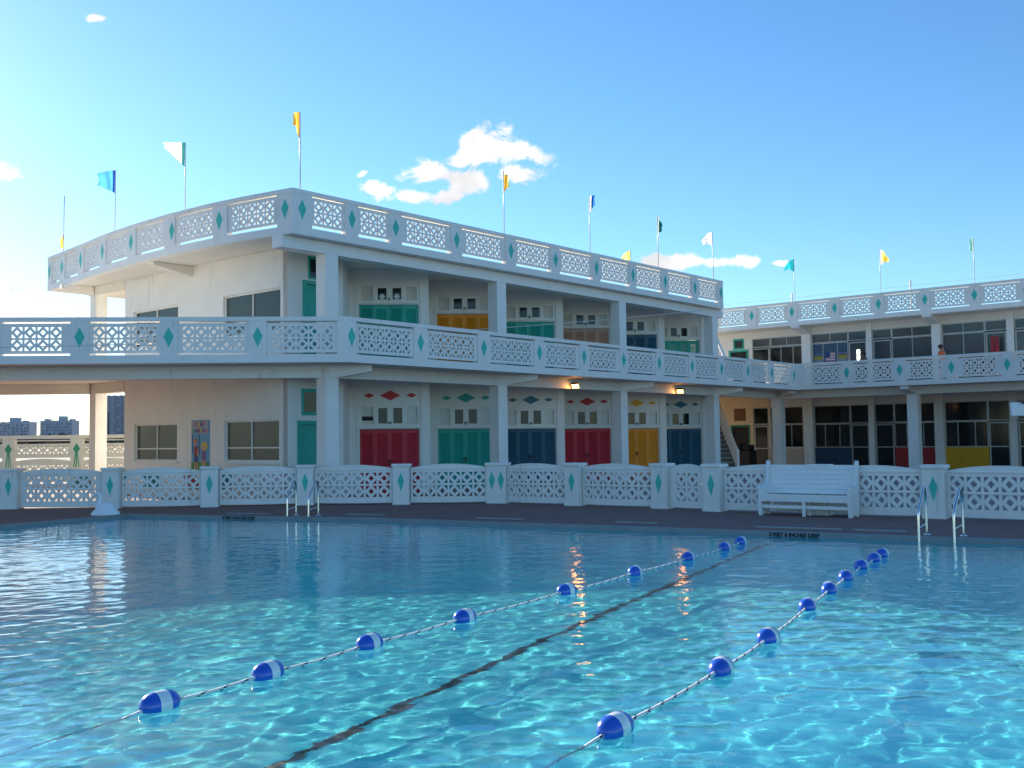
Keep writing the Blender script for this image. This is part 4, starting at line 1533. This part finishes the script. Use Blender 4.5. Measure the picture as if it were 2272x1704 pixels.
# ================================================================== LANE ROPES
M_FB = mat('float_blue', (0.014, 0.10, 0.55), 0.25, 0.05, 10, coat=0.4)
M_FW = mat('float_white', (0.80, 0.82, 0.82), 0.25, 0.03, 10, coat=0.4)
M_RW = mat('rope_white', (0.82, 0.80, 0.74), 0.7, 0.1, 30)
M_RB = mat('rope_navy', (0.02, 0.03, 0.10), 0.7, 0.1, 30)


def lane_rope(label, floats, pre, post, sink=False):
    t_ = thing('lane_rope', label, 'lane rope', (floats[0][0], floats[0][1], WATER_Z), 'lane ropes floating across the pool')
    floats = [(x * 0.975, y * 0.975) for x, y in floats]
    P = [Vector((*p, 0)) for p in pre] + [Vector((*p, 0)) for p in floats] + [Vector((*p, 0)) for p in post]
    nf = len(floats)
    path = []
    for i, (a, b_) in enumerate(zip(P, P[1:])):
        L = (b_ - a).length; k = max(2, int(L / 0.035))
        ia = len(pre) <= i < len(pre) + nf; ib = len(pre) <= i + 1 < len(pre) + nf
        for j in range(k):
            w = j / k
            za = WATER_Z + (0.03 if ia else -0.04); zb_ = WATER_Z + (0.03 if ib else -0.04)
            z = za + (zb_ - za) * w - (0.018 if ia and ib else 0.0) * 4 * w * (1 - w)
            if i < len(pre) and sink:
                z -= 0.09 * (1 - (w + i) / len(pre)) * len(pre) ** 2
            path.append(a + (b_ - a) * w + ZUP * z)
    mb = MB()
    mb.tube(path, 0.0125, 6, stripes=lambda k, j: 1 if (k + j) % 6 < 1 else 0)
    obj('rope', mb, [M_RW, M_RB], t_, smooth=True)
    for i, p in enumerate(floats):
        c = Vector((*p, WATER_Z + 0.028))
        k = len(pre) + i
        ax = (P[min(k + 1, len(P) - 1)] - P[k - 1]).normalized()
        ax = (ax + Vector((random.uniform(-.12, .12), random.uniform(-.12, .12), random.uniform(-.04, .04)))).normalized()
        pr = [(-0.125, 0.0), (-0.124, 0.02), (-0.112, 0.045), (-0.085, 0.066), (-0.048, 0.077), (-0.038, 0.078), (-0.036, 0.079), (0.040, 0.079), (0.042, 0.078),
              (0.06, 0.077), (0.09, 0.066), (0.113, 0.045), (0.124, 0.02), (0.125, 0.0)]
        mis = [0, 0, 0, 0, 0, 0, 1, 0, 0, 0, 0, 0, 0]
        pr = [(a_ * 1.12, r_ * 1.1) for a_, r_ in pr]
        mb = MB(); mb.lathe(c, ax, pr, 24, mis)
        obj('float', mb, [M_FB, M_FW], t_, smooth=True)


lane_rope('left lane rope with nine blue and white floats, left of the dark pool line',
          [(-2.42, 7.15), (-1.9, 8.06), (-1.27, 9.14), (-0.5, 10.4), (0.6, 12.11), (1.58, 13.69), (2.54, 15.25), (3.33, 16.54), (3.78, 17.42)][:9],
          [(-4.2, 4.0), (-3.3, 5.6)], [(4.05, 17.5), (4.4, 18.15)], sink=True)
lane_rope('right lane rope with nine blue and white floats, right of the dark pool line',
          [(0.6, 6.43), (1.56, 8.0), (2.21, 9.18), (3.02, 10.82), (3.59, 11.96), (4.1, 12.97), (4.66, 14.06), (5.11, 14.85), (5.42, 15.4)],
          [(-0.75, 4.1), (0.21, 5.77)], [(5.8, 16.0), (6.25, 17.05)])

# ================================================================== FLOOD LAMPS
M_LAMP = emis('lamp_glow', (1.0, 0.36, 0.06), 15.0)
for (s_, lab) in ((29.37, 'lit orange flood lamp under the balcony above the gap between blue and red cabana doors'), (36.42, 'lit orange flood lamp under the balcony above the yellow and navy cabana doors')):
    P0 = SN(s_, -22.12, 3.55)
    t_ = thing('flood_lamp', lab, 'flood lamp', P0, 'flood lamps under the balcony')
    aim = Vector((-0.35, -0.75, -0.55)).normalized()
    sx = aim.cross(ZUP).normalized(); sy = sx.cross(aim)
    c0 = P0 + ND * 0.18 + aim * 0.0
    mb = MB()
    q = []
    for (dd, hx, hy) in ((-0.10, 0.07, 0.05), (0.06, 0.13, 0.10)):
        for (a, b_) in ((-1, -1), (1, -1), (1, 1), (-1, 1)):
            q.append(c0 + aim * dd + sx * (a * hx) + sy * (b_ * hy))
    mb.hexa(q)
    hood = [c0 + aim * 0.05 + sx * a + sy * b_ for a, b_ in ((-0.14, 0.10), (0.14, 0.10), (0.14, 0.115), (-0.14, 0.115))]
    mb.hexa(hood + [h + aim * 0.09 for h in hood])
    mb.tube([P0 - ND * 0.0, c0 - aim * 0.08], 0.02, 6)
    obj('housing', mb, M_DARK, t_)
    mb = MB()
    mb.face([c0 + aim * 0.063 + sx * a * 0.12 + sy * b_ * 0.09 for a, b_ in ((-1, -1), (1, -1), (1, 1), (-1, 1))])
    obj('lamp_face', mb, M_LAMP, t_)
    pl_ = bpy.data.lights.new('lamp_light', 'POINT'); pl_.energy = 1.8; pl_.color = (1.0, 0.45, 0.12); pl_.shadow_soft_size = 0.08
    po = bpy.data.objects.new('lamp_light', pl_); COL.objects.link(po); po.parent = t_
    po.location = (c0 + aim * 0.2) - P0

# white box lamp on an arm at the right edge
P0 = Vector((14.33, 29.4, 2.33))
t_ = thing('box_lamp', 'pale square lamp head on a bracket arm at the right edge of the view', 'lamp', P0)
mb = MB()
c_ = [P0 + Vector(v) for v in ((-0.21, 0, -0.19), (0.20, 0.03, -0.19), (0.22, 0.16, -0.16), (-0.19, 0.14, -0.16), (-0.225, 0, 0.20), (0.185, 0.03, 0.20), (0.20, 0.16, 0.20), (-0.2, 0.14, 0.20))]
mb.hexa(c_)
bevel(obj('lamp_head', mb, mat('lamp_white', (0.75, 0.78, 0.8), 0.35, 0.03), t_), 0.03, 3)
mb = MB(); mb.tube([P0 + Vector((0.10, -0.03, 0.19)), P0 + Vector((0.5, -0.03, 0.33)), P0 + Vector((2.2, 0.1, 0.9)), P0 + Vector((2.3, 0.1, -2.33))], [0.045, 0.03, 0.04, 0.05], 8)
obj('arm', mb, M_DARK, t_)

# ================================================================== WALL SIGN
fs = frame_map(SN(S_LEFT, 0), ND, -E1)
sg = thing('wall_sign', 'painted sign of two children under the words CAMP CABANA between the lower windows', 'sign', SN(S_LEFT, -27.7, 0.95))
SGB = mat('sign_blue', (0.12, 0.30, 0.48), 0.6, 0.08, 6); SGG = mat('sign_green', (0.05, 0.22, 0.04), 0.6, 0.15, 8); SGGR = mat('sign_grey', (0.30, 0.36, 0.42), 0.6, 0.08, 6)
SK = mat('sign_skin', (0.55, 0.28, 0.17), 0.6, 0.05); SR = mat('sign_red', (0.30, 0.02, 0.02), 0.6, 0.05); SY = mat('sign_yellow', (0.60, 0.42, 0.08), 0.6, 0.05)
SN_ = mat('sign_navy', (0.02, 0.04, 0.16), 0.6, 0.05); SP = mat('sign_purple', (0.18, 0.08, 0.22), 0.6, 0.05); SO = mat('sign_orange', (0.5, 0.17, 0.04), 0.6)
SPK = mat('sign_pink', (0.6, 0.15, 0.25), 0.6)
mb = MB()
u0, u1, zb_, zt = -28.17, -27.22, 0.78, 2.37


def srect(mb, a, b_, c, d, lay, mi=0):
    extrude2d(mb, [[(u0 + (u1 - u0) * a, zb_ + (zt - zb_) * c), (u0 + (u1 - u0) * b_, zb_ + (zt - zb_) * c), (u0 + (u1 - u0) * b_, zb_ + (zt - zb_) * d), (u0 + (u1 - u0) * a, zb_ + (zt - zb_) * d)]], fs, lay - 0.004, lay, mi)


def sell(mb, cx, cz, rx, rz, lay, mi, n_=14):
    extrude2d(mb, [[(u0 + (u1 - u0) * (cx + rx * math.cos(t)), zb_ + (zt - zb_) * (cz + rz * math.sin(t))) for t in [2 * math.pi * k / n_ for k in range(n_)]]], fs, lay - 0.004, lay, mi)


mb.box(SN(S_LEFT, 0), ND, -E1, u0, u1, 0.001, 0.02, zb_, zt)
board = obj('board', mb, SGB, sg)
mb = MB()
srect(mb, 0.0, 1.0, 0.0, 0.20, 0.026, 0)
srect(mb, 0.03, 0.97, 0.745, 0.985, 0.026, 1)
for x in (0.07, 0.45):
    srect(mb, x, x + 0.025, 0.35, 0.73, 0.027, 2)
mats_ = [SGG, SGGR, SN_, SK, SR, SY, SP, SO]
# two plain figures
sell(mb, 0.24, 0.60, 0.10, 0.055, 0.030, 7); sell(mb, 0.23, 0.555, 0.07, 0.04, 0.033, 3)
srect(mb, 0.17, 0.38, 0.33, 0.50, 0.031, 4); srect(mb, 0.18, 0.38, 0.20, 0.33, 0.031, 2)
srect(mb, 0.17, 0.25, 0.02, 0.20, 0.031, 3); srect(mb, 0.31, 0.39, 0.02, 0.20, 0.031, 3); srect(mb, 0.36, 0.42, 0.30, 0.44, 0.032, 3)
sell(mb, 0.74, 0.50, 0.19, 0.085, 0.030, 5); sell(mb, 0.70, 0.46, 0.09, 0.05, 0.033, 3)
srect(mb, 0.60, 0.80, 0.24, 0.42, 0.031, 6); srect(mb, 0.60, 0.69, 0.04, 0.24, 0.031, 3); srect(mb, 0.72, 0.81, 0.04, 0.24, 0.031, 3)
obj('picture', mb, mats_, board)
cols_ = [SR, SO, SY, SGG, SP, SN_, SPK]
for row, (word, z) in enumerate((('CAMP', 2.185), ('CABANA', 2.0))):
    n_ = len(word)
    for j, chx in enumerate(word):
        tm = text_mb(chx, 0.19 if row == 0 else 0.17, fs, (u0 + u1) / 2 + (j - (n_ - 1) / 2) * (0.15 if row == 0 else 0.135), z, 0.031)
        obj('letter', tm, cols_[(j * 2 + row * 3) % 7], board)

# ================================================================== PEOPLE ON THE UPPER WALKWAY
def person(label, base, face_dir, skin_c, hair_c, top_c, bottom_c, height=1.68, bun=False, arms='rail'):
    h = height; hd = Vector((*face_dir, 0)).normalized(); sd_ = Vector((-hd.y, hd.x, 0))     # sd_ = person's left
    t_ = thing('person', label, 'person', base)
    skin = mat('skin_' + label[:6].replace(' ', '_'), skin_c, 0.55, 0.03, 8)
    hair = mat('hair_' + label[:6].replace(' ', '_'), hair_c, 0.7, 0.2, 30)
    B = Vector(base)
    V_ = []; E_ = []; Rd = []

    def add(p, r, par=None):
        V_.append(p); Rd.append(r)
        if par is not None:
            E_.append((par, len(V_) - 1))
        return len(V_) - 1

    def P(f_, s_, z):
        return hd * f_ * h + sd_ * s_ * h + ZUP * z * h
    pel = add(P(0, 0, 0.53), 0.085 * h)
    wst = add(P(0.0, 0, 0.62), 0.070 * h, pel)
    che = add(P(0.0, 0, 0.73), 0.085 * h, wst)
    shc = add(P(0.0, 0, 0.80), 0.060 * h, che)
    nk = add(P(0.0, 0, 0.85), 0.030 * h, shc)
    hb = add(P(0.008, 0, 0.885), 0.040 * h, nk)
    hm = add(P(0.008, 0, 0.93), 0.052 * h, hb)
    ht = add(P(0.0, 0, 0.975), 0.036 * h, hm)
    for sg_ in (1, -1):
        hp = add(P(0, 0.05 * sg_, 0.50), 0.058 * h, pel)
        kn = add(P(0.015, 0.055 * sg_, 0.28), 0.035 * h, hp)
        ca = add(P(0.0, 0.055 * sg_, 0.19), 0.032 * h, kn)
        an = add(P(-0.01, 0.055 * sg_, 0.045), 0.020 * h, ca)
        add(P(0.09, 0.06 * sg_, 0.018), 0.018 * h, an)
        sh = add(P(0, 0.10 * sg_, 0.80), 0.034 * h, shc)
        el = add(P(0.03, 0.135 * sg_, 0.64), 0.024 * h, sh)
        wr = add(P(0.15, 0.11 * sg_, 0.60), 0.016 * h, el)
        pm = add(P(0.19, 0.105 * sg_, 0.592), 0.018 * h, wr)
        for q, (ln_, off) in enumerate(((0.040, -0.018), (0.046, -0.006), (0.042, 0.006), (0.034, 0.017))):
            k1 = add(P(0.19 + ln_ * 0.6, (0.105 + off) * sg_, 0.590), 0.0052 * h, pm)
            add(P(0.19 + ln_, (0.105 + off) * sg_, 0.575), 0.0045 * h, k1)
        th = add(P(0.185, 0.080 * sg_, 0.588), 0.006 * h, pm)
        add(P(0.205, 0.070 * sg_, 0.580), 0.005 * h, th)
    me = bpy.data.meshes.new('body'); me.from_pydata([tuple(v) for v in V_], E_, [])
    o = bpy.data.objects.new('body', me); COL.objects.link(o); o.parent = t_; WO[o.name] = B
    sk = o.modifiers.new('skin', 'SKIN')
    for i, r_ in enumerate(Rd):
        me.skin_vertices[0].data[i].radius = (r_, r_ * (0.72 if i in (1, 2, 3) else 1.0))
    me.skin_vertices[0].data[0].use_root = True
    s2 = o.modifiers.new('sub', 'SUBSURF'); s2.levels = 2; s2.render_levels = 2
    me.materials.append(skin)

    def ell(mb, c, rx, ry, rz, n_=14, m_=9, mi=0):
        i0 = len(mb.v)
        for i in range(m_ + 1):
            ph = math.pi * i / m_
            for j in range(n_):
                th = 2 * math.pi * j / n_
                mb.v.append(tuple(B + c + hd * rx * math.sin(ph) * math.cos(th) + sd_ * ry * math.sin(ph) * math.sin(th) + ZUP * rz * math.cos(ph)))
        for i in range(m_):
            for j in range(n_):
                l = (j + 1) % n_
                mb.f.append((i0 + i * n_ + j, i0 + (i + 1) * n_ + j, i0 + (i + 1) * n_ + l, i0 + i * n_ + l)); mb.mi.append(mi)
    # hair shell
    mb = MB(); ell(mb, P(-0.010, 0, 0.955), 0.062 * h, 0.056 * h, 0.058 * h)
    ell(mb, P(-0.028, 0, 0.925), 0.044 * h, 0.050 * h, 0.055 * h)
    if bun:
        ell(mb, P(-0.085, 0, 0.955), 0.032 * h, 0.034 * h, 0.032 * h)
    obj('hair', mb, hair, o, smooth=True)
    # face: nose, eyes, mouth, ears
    mb = MB()
    ell(mb, P(0.066, 0, 0.918), 0.014 * h, 0.009 * h, 0.016 * h, 8, 6)
    for sg_ in (1, -1):
        ell(mb, P(0.004, 0.052 * sg_, 0.92), 0.012 * h, 0.006 * h, 0.018 * h, 8, 6)
    obj('nose_and_ears', mb, skin, o, smooth=True)
    mb = MB()
    for sg_ in (1, -1):
        ell(mb, P(0.056, 0.020 * sg_, 0.935), 0.005 * h, 0.008 * h, 0.005 * h, 8, 6, 0)
    ell(mb, P(0.058, 0, 0.893), 0.005 * h, 0.016 * h, 0.004 * h, 8, 6, 1)
    obj('eyes_and_mouth', mb, [M_BLACK, mat('lips', (0.35, 0.10, 0.08), 0.5)], o, smooth=True)
    # clothes
    def ringgarment(name, rings, m_):
        mb = MB(); N_ = 20
        for (z, rf, rs) in rings:
            for j in range(N_):
                a = 2 * math.pi * j / N_
                mb.v.append(tuple(B + P(0, 0, z) + hd * rf * h * math.cos(a) + sd_ * rs * h * math.sin(a)))
        for k in range(len(rings) - 1):
            for j in range(N_):
                l = (j + 1) % N_
                mb.f.append((k * N_ + j, k * N_ + l, (k + 1) * N_ + l, (k + 1) * N_ + j)); mb.mi.append(0)
        g = obj(name, mb, m_, o, smooth=True)
        sl_ = g.modifiers.new('solid', 'SOLIDIFY'); sl_.thickness = 0.006
        return g
    ringgarment('shirt', [(0.50, 0.075, 0.10), (0.58, 0.068, 0.088), (0.64, 0.066, 0.085), (0.73, 0.078, 0.100), (0.79, 0.066, 0.098), (0.815, 0.05, 0.075)], mat('shirt_' + label[:6].replace(' ', '_'), top_c, 0.8, 0.06, 12))
    ringgarment('shorts', [(0.36, 0.085, 0.115), (0.46, 0.085, 0.115), (0.52, 0.078, 0.105), (0.56, 0.070, 0.092)], mat('shorts_' + label[:6].replace(' ', '_'), bottom_c, 0.8, 0.06, 12))
    return t_


person('tanned person with dark hair beside the lit window on the upper walkway', SN(48.9, -19.28, Z2), (-0.8, -0.5), (0.16, 0.08, 0.05), (0.012, 0.01, 0.01), (0.10, 0.05, 0.035), (0.03, 0.03, 0.04), 1.66)
person('orange-topped person with hair in a bun at the upper walkway rail', SN(47.2, -15.1, Z2), (0.95, 0.3), (0.45, 0.22, 0.14), (0.03, 0.014, 0.012), (0.65, 0.14, 0.03), (0.05, 0.06, 0.10), 1.62, True)

# emissive panes standing in for daylight seen through the building behind the first person
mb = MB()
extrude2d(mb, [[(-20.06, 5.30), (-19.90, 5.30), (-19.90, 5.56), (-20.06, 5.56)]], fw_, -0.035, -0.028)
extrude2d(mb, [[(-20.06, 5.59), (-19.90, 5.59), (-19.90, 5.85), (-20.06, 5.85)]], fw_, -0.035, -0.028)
obj('daylight_pane', mb, emis('daylight_glow', (0.9, 1.0, 0.8), 1.6), wing, label='small two-part window beside the doorway, daylight through it made as a glow')

# rolled parasol leaning upstairs
P0 = SN(49.7, -13.55, Z2)
t_ = thing('rolled_parasol', 'rolled red, white and blue parasol leaning by an upper window', 'parasol', P0)
mb = MB()
for dx in (-0.09, 0.09):
    mb.tube([P0 + ND * dx + ZUP * 0.02, P0 + ND * (dx * 1.1) + ZUP * 1.1], 0.02, 8, 0)
obj('pole', mb, M_POLE, t_)
for (z0, z1, r0, r1, cm) in ((0.75, 1.15, 0.05, 0.085, mat('parasol_blue', (0.01, 0.02, 0.12), 0.8)), (1.15, 1.32, 0.085, 0.09, M_MW), (1.32, 2.05, 0.09, 0.06, mat('parasol_red', (0.45, 0.03, 0.04), 0.8))):
    mb = MB()
    for dx in (-0.09, 0.09):
        mb.tube([P0 + ND * dx + ZUP * z0, P0 + ND * dx + ZUP * z1], [r0, r1], 10)
    obj('canopy', mb, cm, t_)

# dark utility cart with a bin in the passage
P0 = SN(47.3, -25.3, 0)
t_ = thing('utility_cart', 'dark utility cart loaded with black bins beside the green doorway under the balcony', 'cart', P0)
mb = MB()
mb.box(P0, ND, E1, -0.9, 0.9, -0.35, 0.35, 0.25, 0.95)
mb.box(P0, ND, E1, -0.4, 0.35, -0.3, 0.3, 0.95, 1.30)
mb.box(P0, ND, E1, 0.45, 0.85, -0.3, 0.3, 0.95, 1.22)
bevel(obj('bin', mb, M_BLACK, t_), 0.03)
mb = MB(); mb.box(P0, ND, E1, 0.0, 0.16, -0.312, -0.302, 1.08, 1.24)
obj('label_plate', mb, mat('plate', (0.5, 0.5, 0.46), 0.5), t_)
for (a, b_) in ((-0.75, -0.3), (0.75, -0.3), (-0.75, 0.3), (0.75, 0.3)):
    mb = MB(); mb.lathe(P0 + ND * a + E1 * (b_ - 0.03) + ZUP * 0.12, E1, [(0, 0.0), (0, 0.12), (0.06, 0.12), (0.06, 0.0)], 14)
    obj('wheel', mb, M_DARK, t_)
mb = MB(); mb.box(P0, ND, E1, -0.95, 0.95, -0.36, 0.36, 0.19, 0.248)
obj('frame', mb, M_DARK, t_)

# ================================================================== CHAIRS BEHIND THE FENCE
M_SLING = mat('chair_green', (0.03, 0.25, 0.16), 0.7, 0.1, 6); M_SLINGR = mat('chair_red', (0.40, 0.05, 0.05), 0.7, 0.1, 6)


def sling_chair(label, p, ang, sm, grp):
    P0 = Vector((*p, 0.005)); ex = Vector((math.cos(ang), math.sin(ang), 0)); ey = Vector((-ex.y, ex.x, 0))
    t_ = thing('patio_chair', label, 'chair', P0, grp)
    q = lambda x, y, z: P0 + ex * x + ey * y + ZUP * z
    mb = MB()
    mb.hexa([q(-.24, -.25, .40), q(.24, -.25, .40), q(.24, .2, .36), q(-.24, .2, .36), q(-.24, -.25, .42), q(.24, -.25, .42), q(.24, .2, .38), q(-.24, .2, .38)])
    obj('seat', mb, sm, t_)
    mb = MB()
    mb.hexa([q(-.24, .2, .40), q(.24, .2, .40), q(.24, .22, .40), q(-.24, .22, .40), q(-.24, .42, .92), q(.24, .42, .92), q(.24, .44, .92), q(-.24, .44, .92)])
    obj('backrest', mb, sm, t_)
    for sx_ in (-.27, .27):
        mb = MB()
        mb.tube([q(sx_, -.26, 0), q(sx_, -.24, .62), q(sx_, .15, .64), q(sx_, .30, .62)], 0.014, 6)
        mb.tube([q(sx_, -.25, .40), q(sx_, .2, .37), q(sx_, .43, .95)], 0.014, 6)
        mb.tube([q(sx_, .10, .38), q(sx_, .30, 0)], 0.014, 6)
        obj('frame', mb, M_POLE, t_)


for (lab, p, an, sm) in (('green sling chair behind the fence, farthest left under the terrace', (-12.3, 29.6), 0.2, M_SLING),
                         ('green sling chair seen through the fence left of the swan ornament', (-11.3, 29.3), -0.3, M_SLING),
                         ('green sling chair behind the fence directly behind the swan ornament', (-10.3, 29.8), 0.5, M_SLING),
                         ('red sling chair seen through the fence under the small ground-floor window', (-8.9, 29.6), 2.6, M_SLINGR),
                         ('green sling chair seen through the fence below the wall sign', (-8.2, 29.2), 0.1, M_SLING)):
    sling_chair(lab, p, an, sm, 'sling chairs behind the pool fence')

# ================================================================== BACK FENCE BEYOND THE OPEN BAY
bf = thing('perimeter_fence', 'tall cream pierced fence with green diamonds seen under the terrace at far left', 'fence', (-17, 45, 0))
O_ = Vector((-21.5, 44.5, 0)); dd_ = Vector((0.9985, 0.054, 0)); f = frame_map(O_, dd_, Vector((dd_.y, -dd_.x, 0)))
M_BF = mat('cream_fence', (0.80, 0.74, 0.58), 0.6, 0.05, 2.5, 0.2, 40, stain=GRIME)
mb = MB(); extrude2d(mb, [[(-10, 1.93), (14, 1.93), (14, 2.08), (-10, 2.08)]], f, -0.16, 0.1)
obj('cap_rail', mb, M_BF, bf)
pc = [-8.6, -5.75, -2.9, -0.05, 2.80, 5.65, 8.5, 11.35]
M_GD = mat('green_diamond', (0.04, 0.32, 0.16), 0.5, 0.06)
for c in pc:
    mb = MB(); extrude2d(mb, [[(c - .26, 0), (c + .26, 0), (c + .26, 1.929), (c - .26, 1.929)]], f, -0.14, 0.07)
    po_ = obj('post', mb, M_BF, bf)
    mb = MB(); diamond(mb, f, c, 1.50, 0.30, 0.50, 0.069, 0.08, 0.46)
    extrude2d(mb, [[(c - .02, 1.3), (c + .02, 1.3), (c + .02, 0.7), (c - .02, 0.7)][::-1]], f, 0.069, 0.076)
    for sg_ in (-1, 1):
        extrude2d(mb, [[(c + sg_ * .02, 1.3), (c + sg_ * .06, 1.3), (c + sg_ * .13, 0.7), (c + sg_ * .09, 0.7)][::(-1 if sg_ > 0 else 1)]], f, 0.069, 0.076)
    obj('diamond', mb, M_GD, po_)
for a, b_ in zip(pc, pc[1:]):
    u0, u1 = a + .262, b_ - .262
    mb = MB()
    arch = lambda u: 0.98 + 0.10 * 4 * ((u - u0) / (u1 - u0)) * (1 - (u - u0) / (u1 - u0))
    P = lattice_polys(u0, u1, 1.12, 1.72, 6, 0.36, 0.36, 1.27, rows=1)
    extrude2d(mb, P, f, -0.06, 0.03)
    P = lattice_polys(u0, u1, 0.08, 0.98, 6, 0.36, 0.34, 0.14, rows=2, top=arch)
    extrude2d(mb, P, f, -0.06, 0.03)
    extrude2d(mb, [[(u0, 1.83), (u1, 1.83), (u1, 1.88), (u0, 1.88)]], f, -0.05, 0.02)
    obj('lattice_panel', mb, M_BF, bf)

# ================================================================== FAR BUILDINGS
def tower(label, cx, cy, w, dpt, h, ncol, nfl, roofbox=None, light=False):
    t_ = thing('apartment_block', label, 'building', (cx, cy, 0), 'distant apartment blocks')
    P0 = Vector((cx, cy, 0)); ex = Vector((1, 0, 0)); ey = Vector((0, 1, 0))
    mb = MB(); mb.box(P0, ex, ey, -w / 2, w / 2, 0, dpt, -0.05, h)
    if roofbox:
        for (a, b_, hh) in roofbox:
            mb.box(P0, ex, ey, a * w, b_ * w, dpt * .2, dpt * .8, h, h + hh)
    for c in range(1, 5):
        x = -w / 2 + w * c / 5
        mb.box(P0, ex, ey, x - w * .012, x + w * .012, -1.0, 0.02, 0, h + 0.5)
    obj('wall', mb, M_FARB if not light else mat('far_grey', (0.30, 0.32, 0.38), 0.8, 0.05, 0.05), t_)
    for fl__ in range(nfl):
        mb = MB()
        z0 = 2 + (h - 3) * fl__ / nfl; z1 = z0 + (h - 3) / nfl * 0.55
        for c in range(ncol):
            if light and c < ncol * 0.3:
                continue
            x0 = -w / 2 + w * (c + .2) / ncol; x1 = x0 + w * 0.55 / ncol
            mb.box(P0, ex, ey, x0, x1, -0.25, 0.02, z0, z1, (c + fl__ * 3) % 4 == 0)
        obj('window_row', mb, [M_FARW, M_FARL], t_)


tower('broad slate-blue apartment block on the far left horizon, cut by the frame', -418, 860, 36, 14, 20.5, 16, 7, [(0.0, 0.18, 3.8), (-.46, -.38, 1.5), (.3, .36, 1.2)])
tower('slate-blue apartment block with roof tower, second from the left on the horizon', -369, 840, 26, 14, 20.8, 14, 7, [(0.02, 0.19, 3.6), (-.42, -.34, 1.5), (.36, .44, 1.2)])
tower('tall grey residential tower seen between the pillar and the cabana wall', -262, 690, 20, 14, 33.5, 9, 15, None, True)
# distant low houses and trees
mb = MB()
random.seed(3)
for i in range(260):
    x = -470 + i * 1.4 + random.uniform(-1, 1)
    hgt = 5.5 + 2.5 * noise.noise(Vector((x * 0.03, 0, 0))) + random.uniform(-1.0, 1.4)
    w = random.uniform(2, 5); y = 640 + random.uniform(-8, 8)
    c = Vector((x, y, hgt * 0.5 - 0.5))
    i0 = len(mb.v); n_, m_ = 7, 5
    for a in range(m_ + 1):
        ph = math.pi * a / m_
        for j in range(n_):
            th = 2 * math.pi * j / n_
            rr = 1 + random.uniform(-.25, .25)
            mb.v.append((c.x + w * rr * math.sin(ph) * math.cos(th), c.y + w * math.sin(ph) * math.sin(th), max(-0.05, c.z + hgt * 0.55 * rr * math.cos(ph))))
    for a in range(m_):
        for j in range(n_):
            l = (j + 1) % n_
            mb.f.append((i0 + a * n_ + j, i0 + (a + 1) * n_ + j, i0 + (a + 1) * n_ + l, i0 + a * n_ + l)); mb.mi.append(0)
o = obj('distant_treeline', mb, M_TREE); o['kind'] = 'stuff'
o['label'] = 'dark far-off trees and scrub along the horizon behind the back fence'; o['category'] = 'trees'
mb = MB()
for (x, w, h_, y) in ((-330, 26, 5.5, 600), (-300, 40, 4.8, 590), (-372, 20, 6.2, 610), (-255, 30, 5.2, 600), (-415, 30, 5.0, 600)):
    t_ = thing('low_house', {-330: 'long low brick house on the horizon between the slate block and the open-bay pillar', -300: 'widest low brick house on the horizon, behind the open-bay pillar', -372: 'tallest low brick house at the foot of the second slate block', -255: 'low brick house at the foot of the grey tower', -415: 'leftmost low brick house below the broad slate block'}[x], 'house', (x, y, 0), 'far low houses')
    P0 = Vector((x, y, 0)); mb = MB(); mb.box(P0, Vector((1, 0, 0)), Vector((0, 1, 0)), -w / 2, w / 2, 0, 10, -0.05, h_ * 0.7)
    obj('wall', mb, mat('far_brick', (0.20, 0.10, 0.08), 0.9, 0.1, 0.1), t_)
    mb = MB()
    mb.hexa([P0 + Vector(v) for v in ((-w / 2 - 1, -1, h_ * .7), (w / 2 + 1, -1, h_ * .7), (w / 2 + 1, 11, h_ * .7), (-w / 2 - 1, 11, h_ * .7), (-w / 2 + 3, 4, h_ + 1), (w / 2 - 3, 4, h_ + 1), (w / 2 - 3, 6, h_ + 1), (-w / 2 + 3, 6, h_ + 1))])
    obj('roof', mb, mat('far_roof', (0.13, 0.07, 0.06), 0.9, 0.1, 0.1), t_)
# lamp post in front of the tower
P0 = Vector((-52.5, 135, 0))
t_ = thing('street_lamp', 'thin street lamp with an angled arm in front of the grey tower', 'street lamp', P0)
mb = MB(); mb.tube([P0, P0 + ZUP * 5.6], [0.12, 0.08], 8); mb.tube([P0 + ZUP * 5.5, P0 + Vector((-1.1, 0, 6.9))], 0.07, 6)
obj('pole', mb, M_DARK, t_)
mb = MB(); mb.tube([P0 + Vector((-0.9, 0, 6.65)), P0 + Vector((-1.9, 0, 7.7))], [0.2, 0.12], 8)
obj('lamp_head', mb, M_DARK, t_)

# ================================================================== CABLES
def cable(label, a, b_, sag):
    a, b_ = Vector(a), Vector(b_)
    pts = [a + (b_ - a) * (i / 40) - ZUP * sag * 4 * (i / 40) * (1 - i / 40) for i in range(41)]
    mb = MB(); mb.tube([p - a for p in pts], 0.014, 5)
    o = obj('cable', mb, mat('cable_white', (0.7, 0.7, 0.68), 0.6), origin=None, smooth=True)
    o.location = a
    tag(o, label, 'cable')


cable('pale cable sagging from the cabana roof right end across the balcony', (8.0, 43.2, 6.95), (-22.0, 16.0, 3.35), 0.55)
cable('thin pale wire under the roof edge from the left eave to the cabana front', (-15.3, 35.2, 7.08), (-3.3, 29.7, 7.2), 0.08)
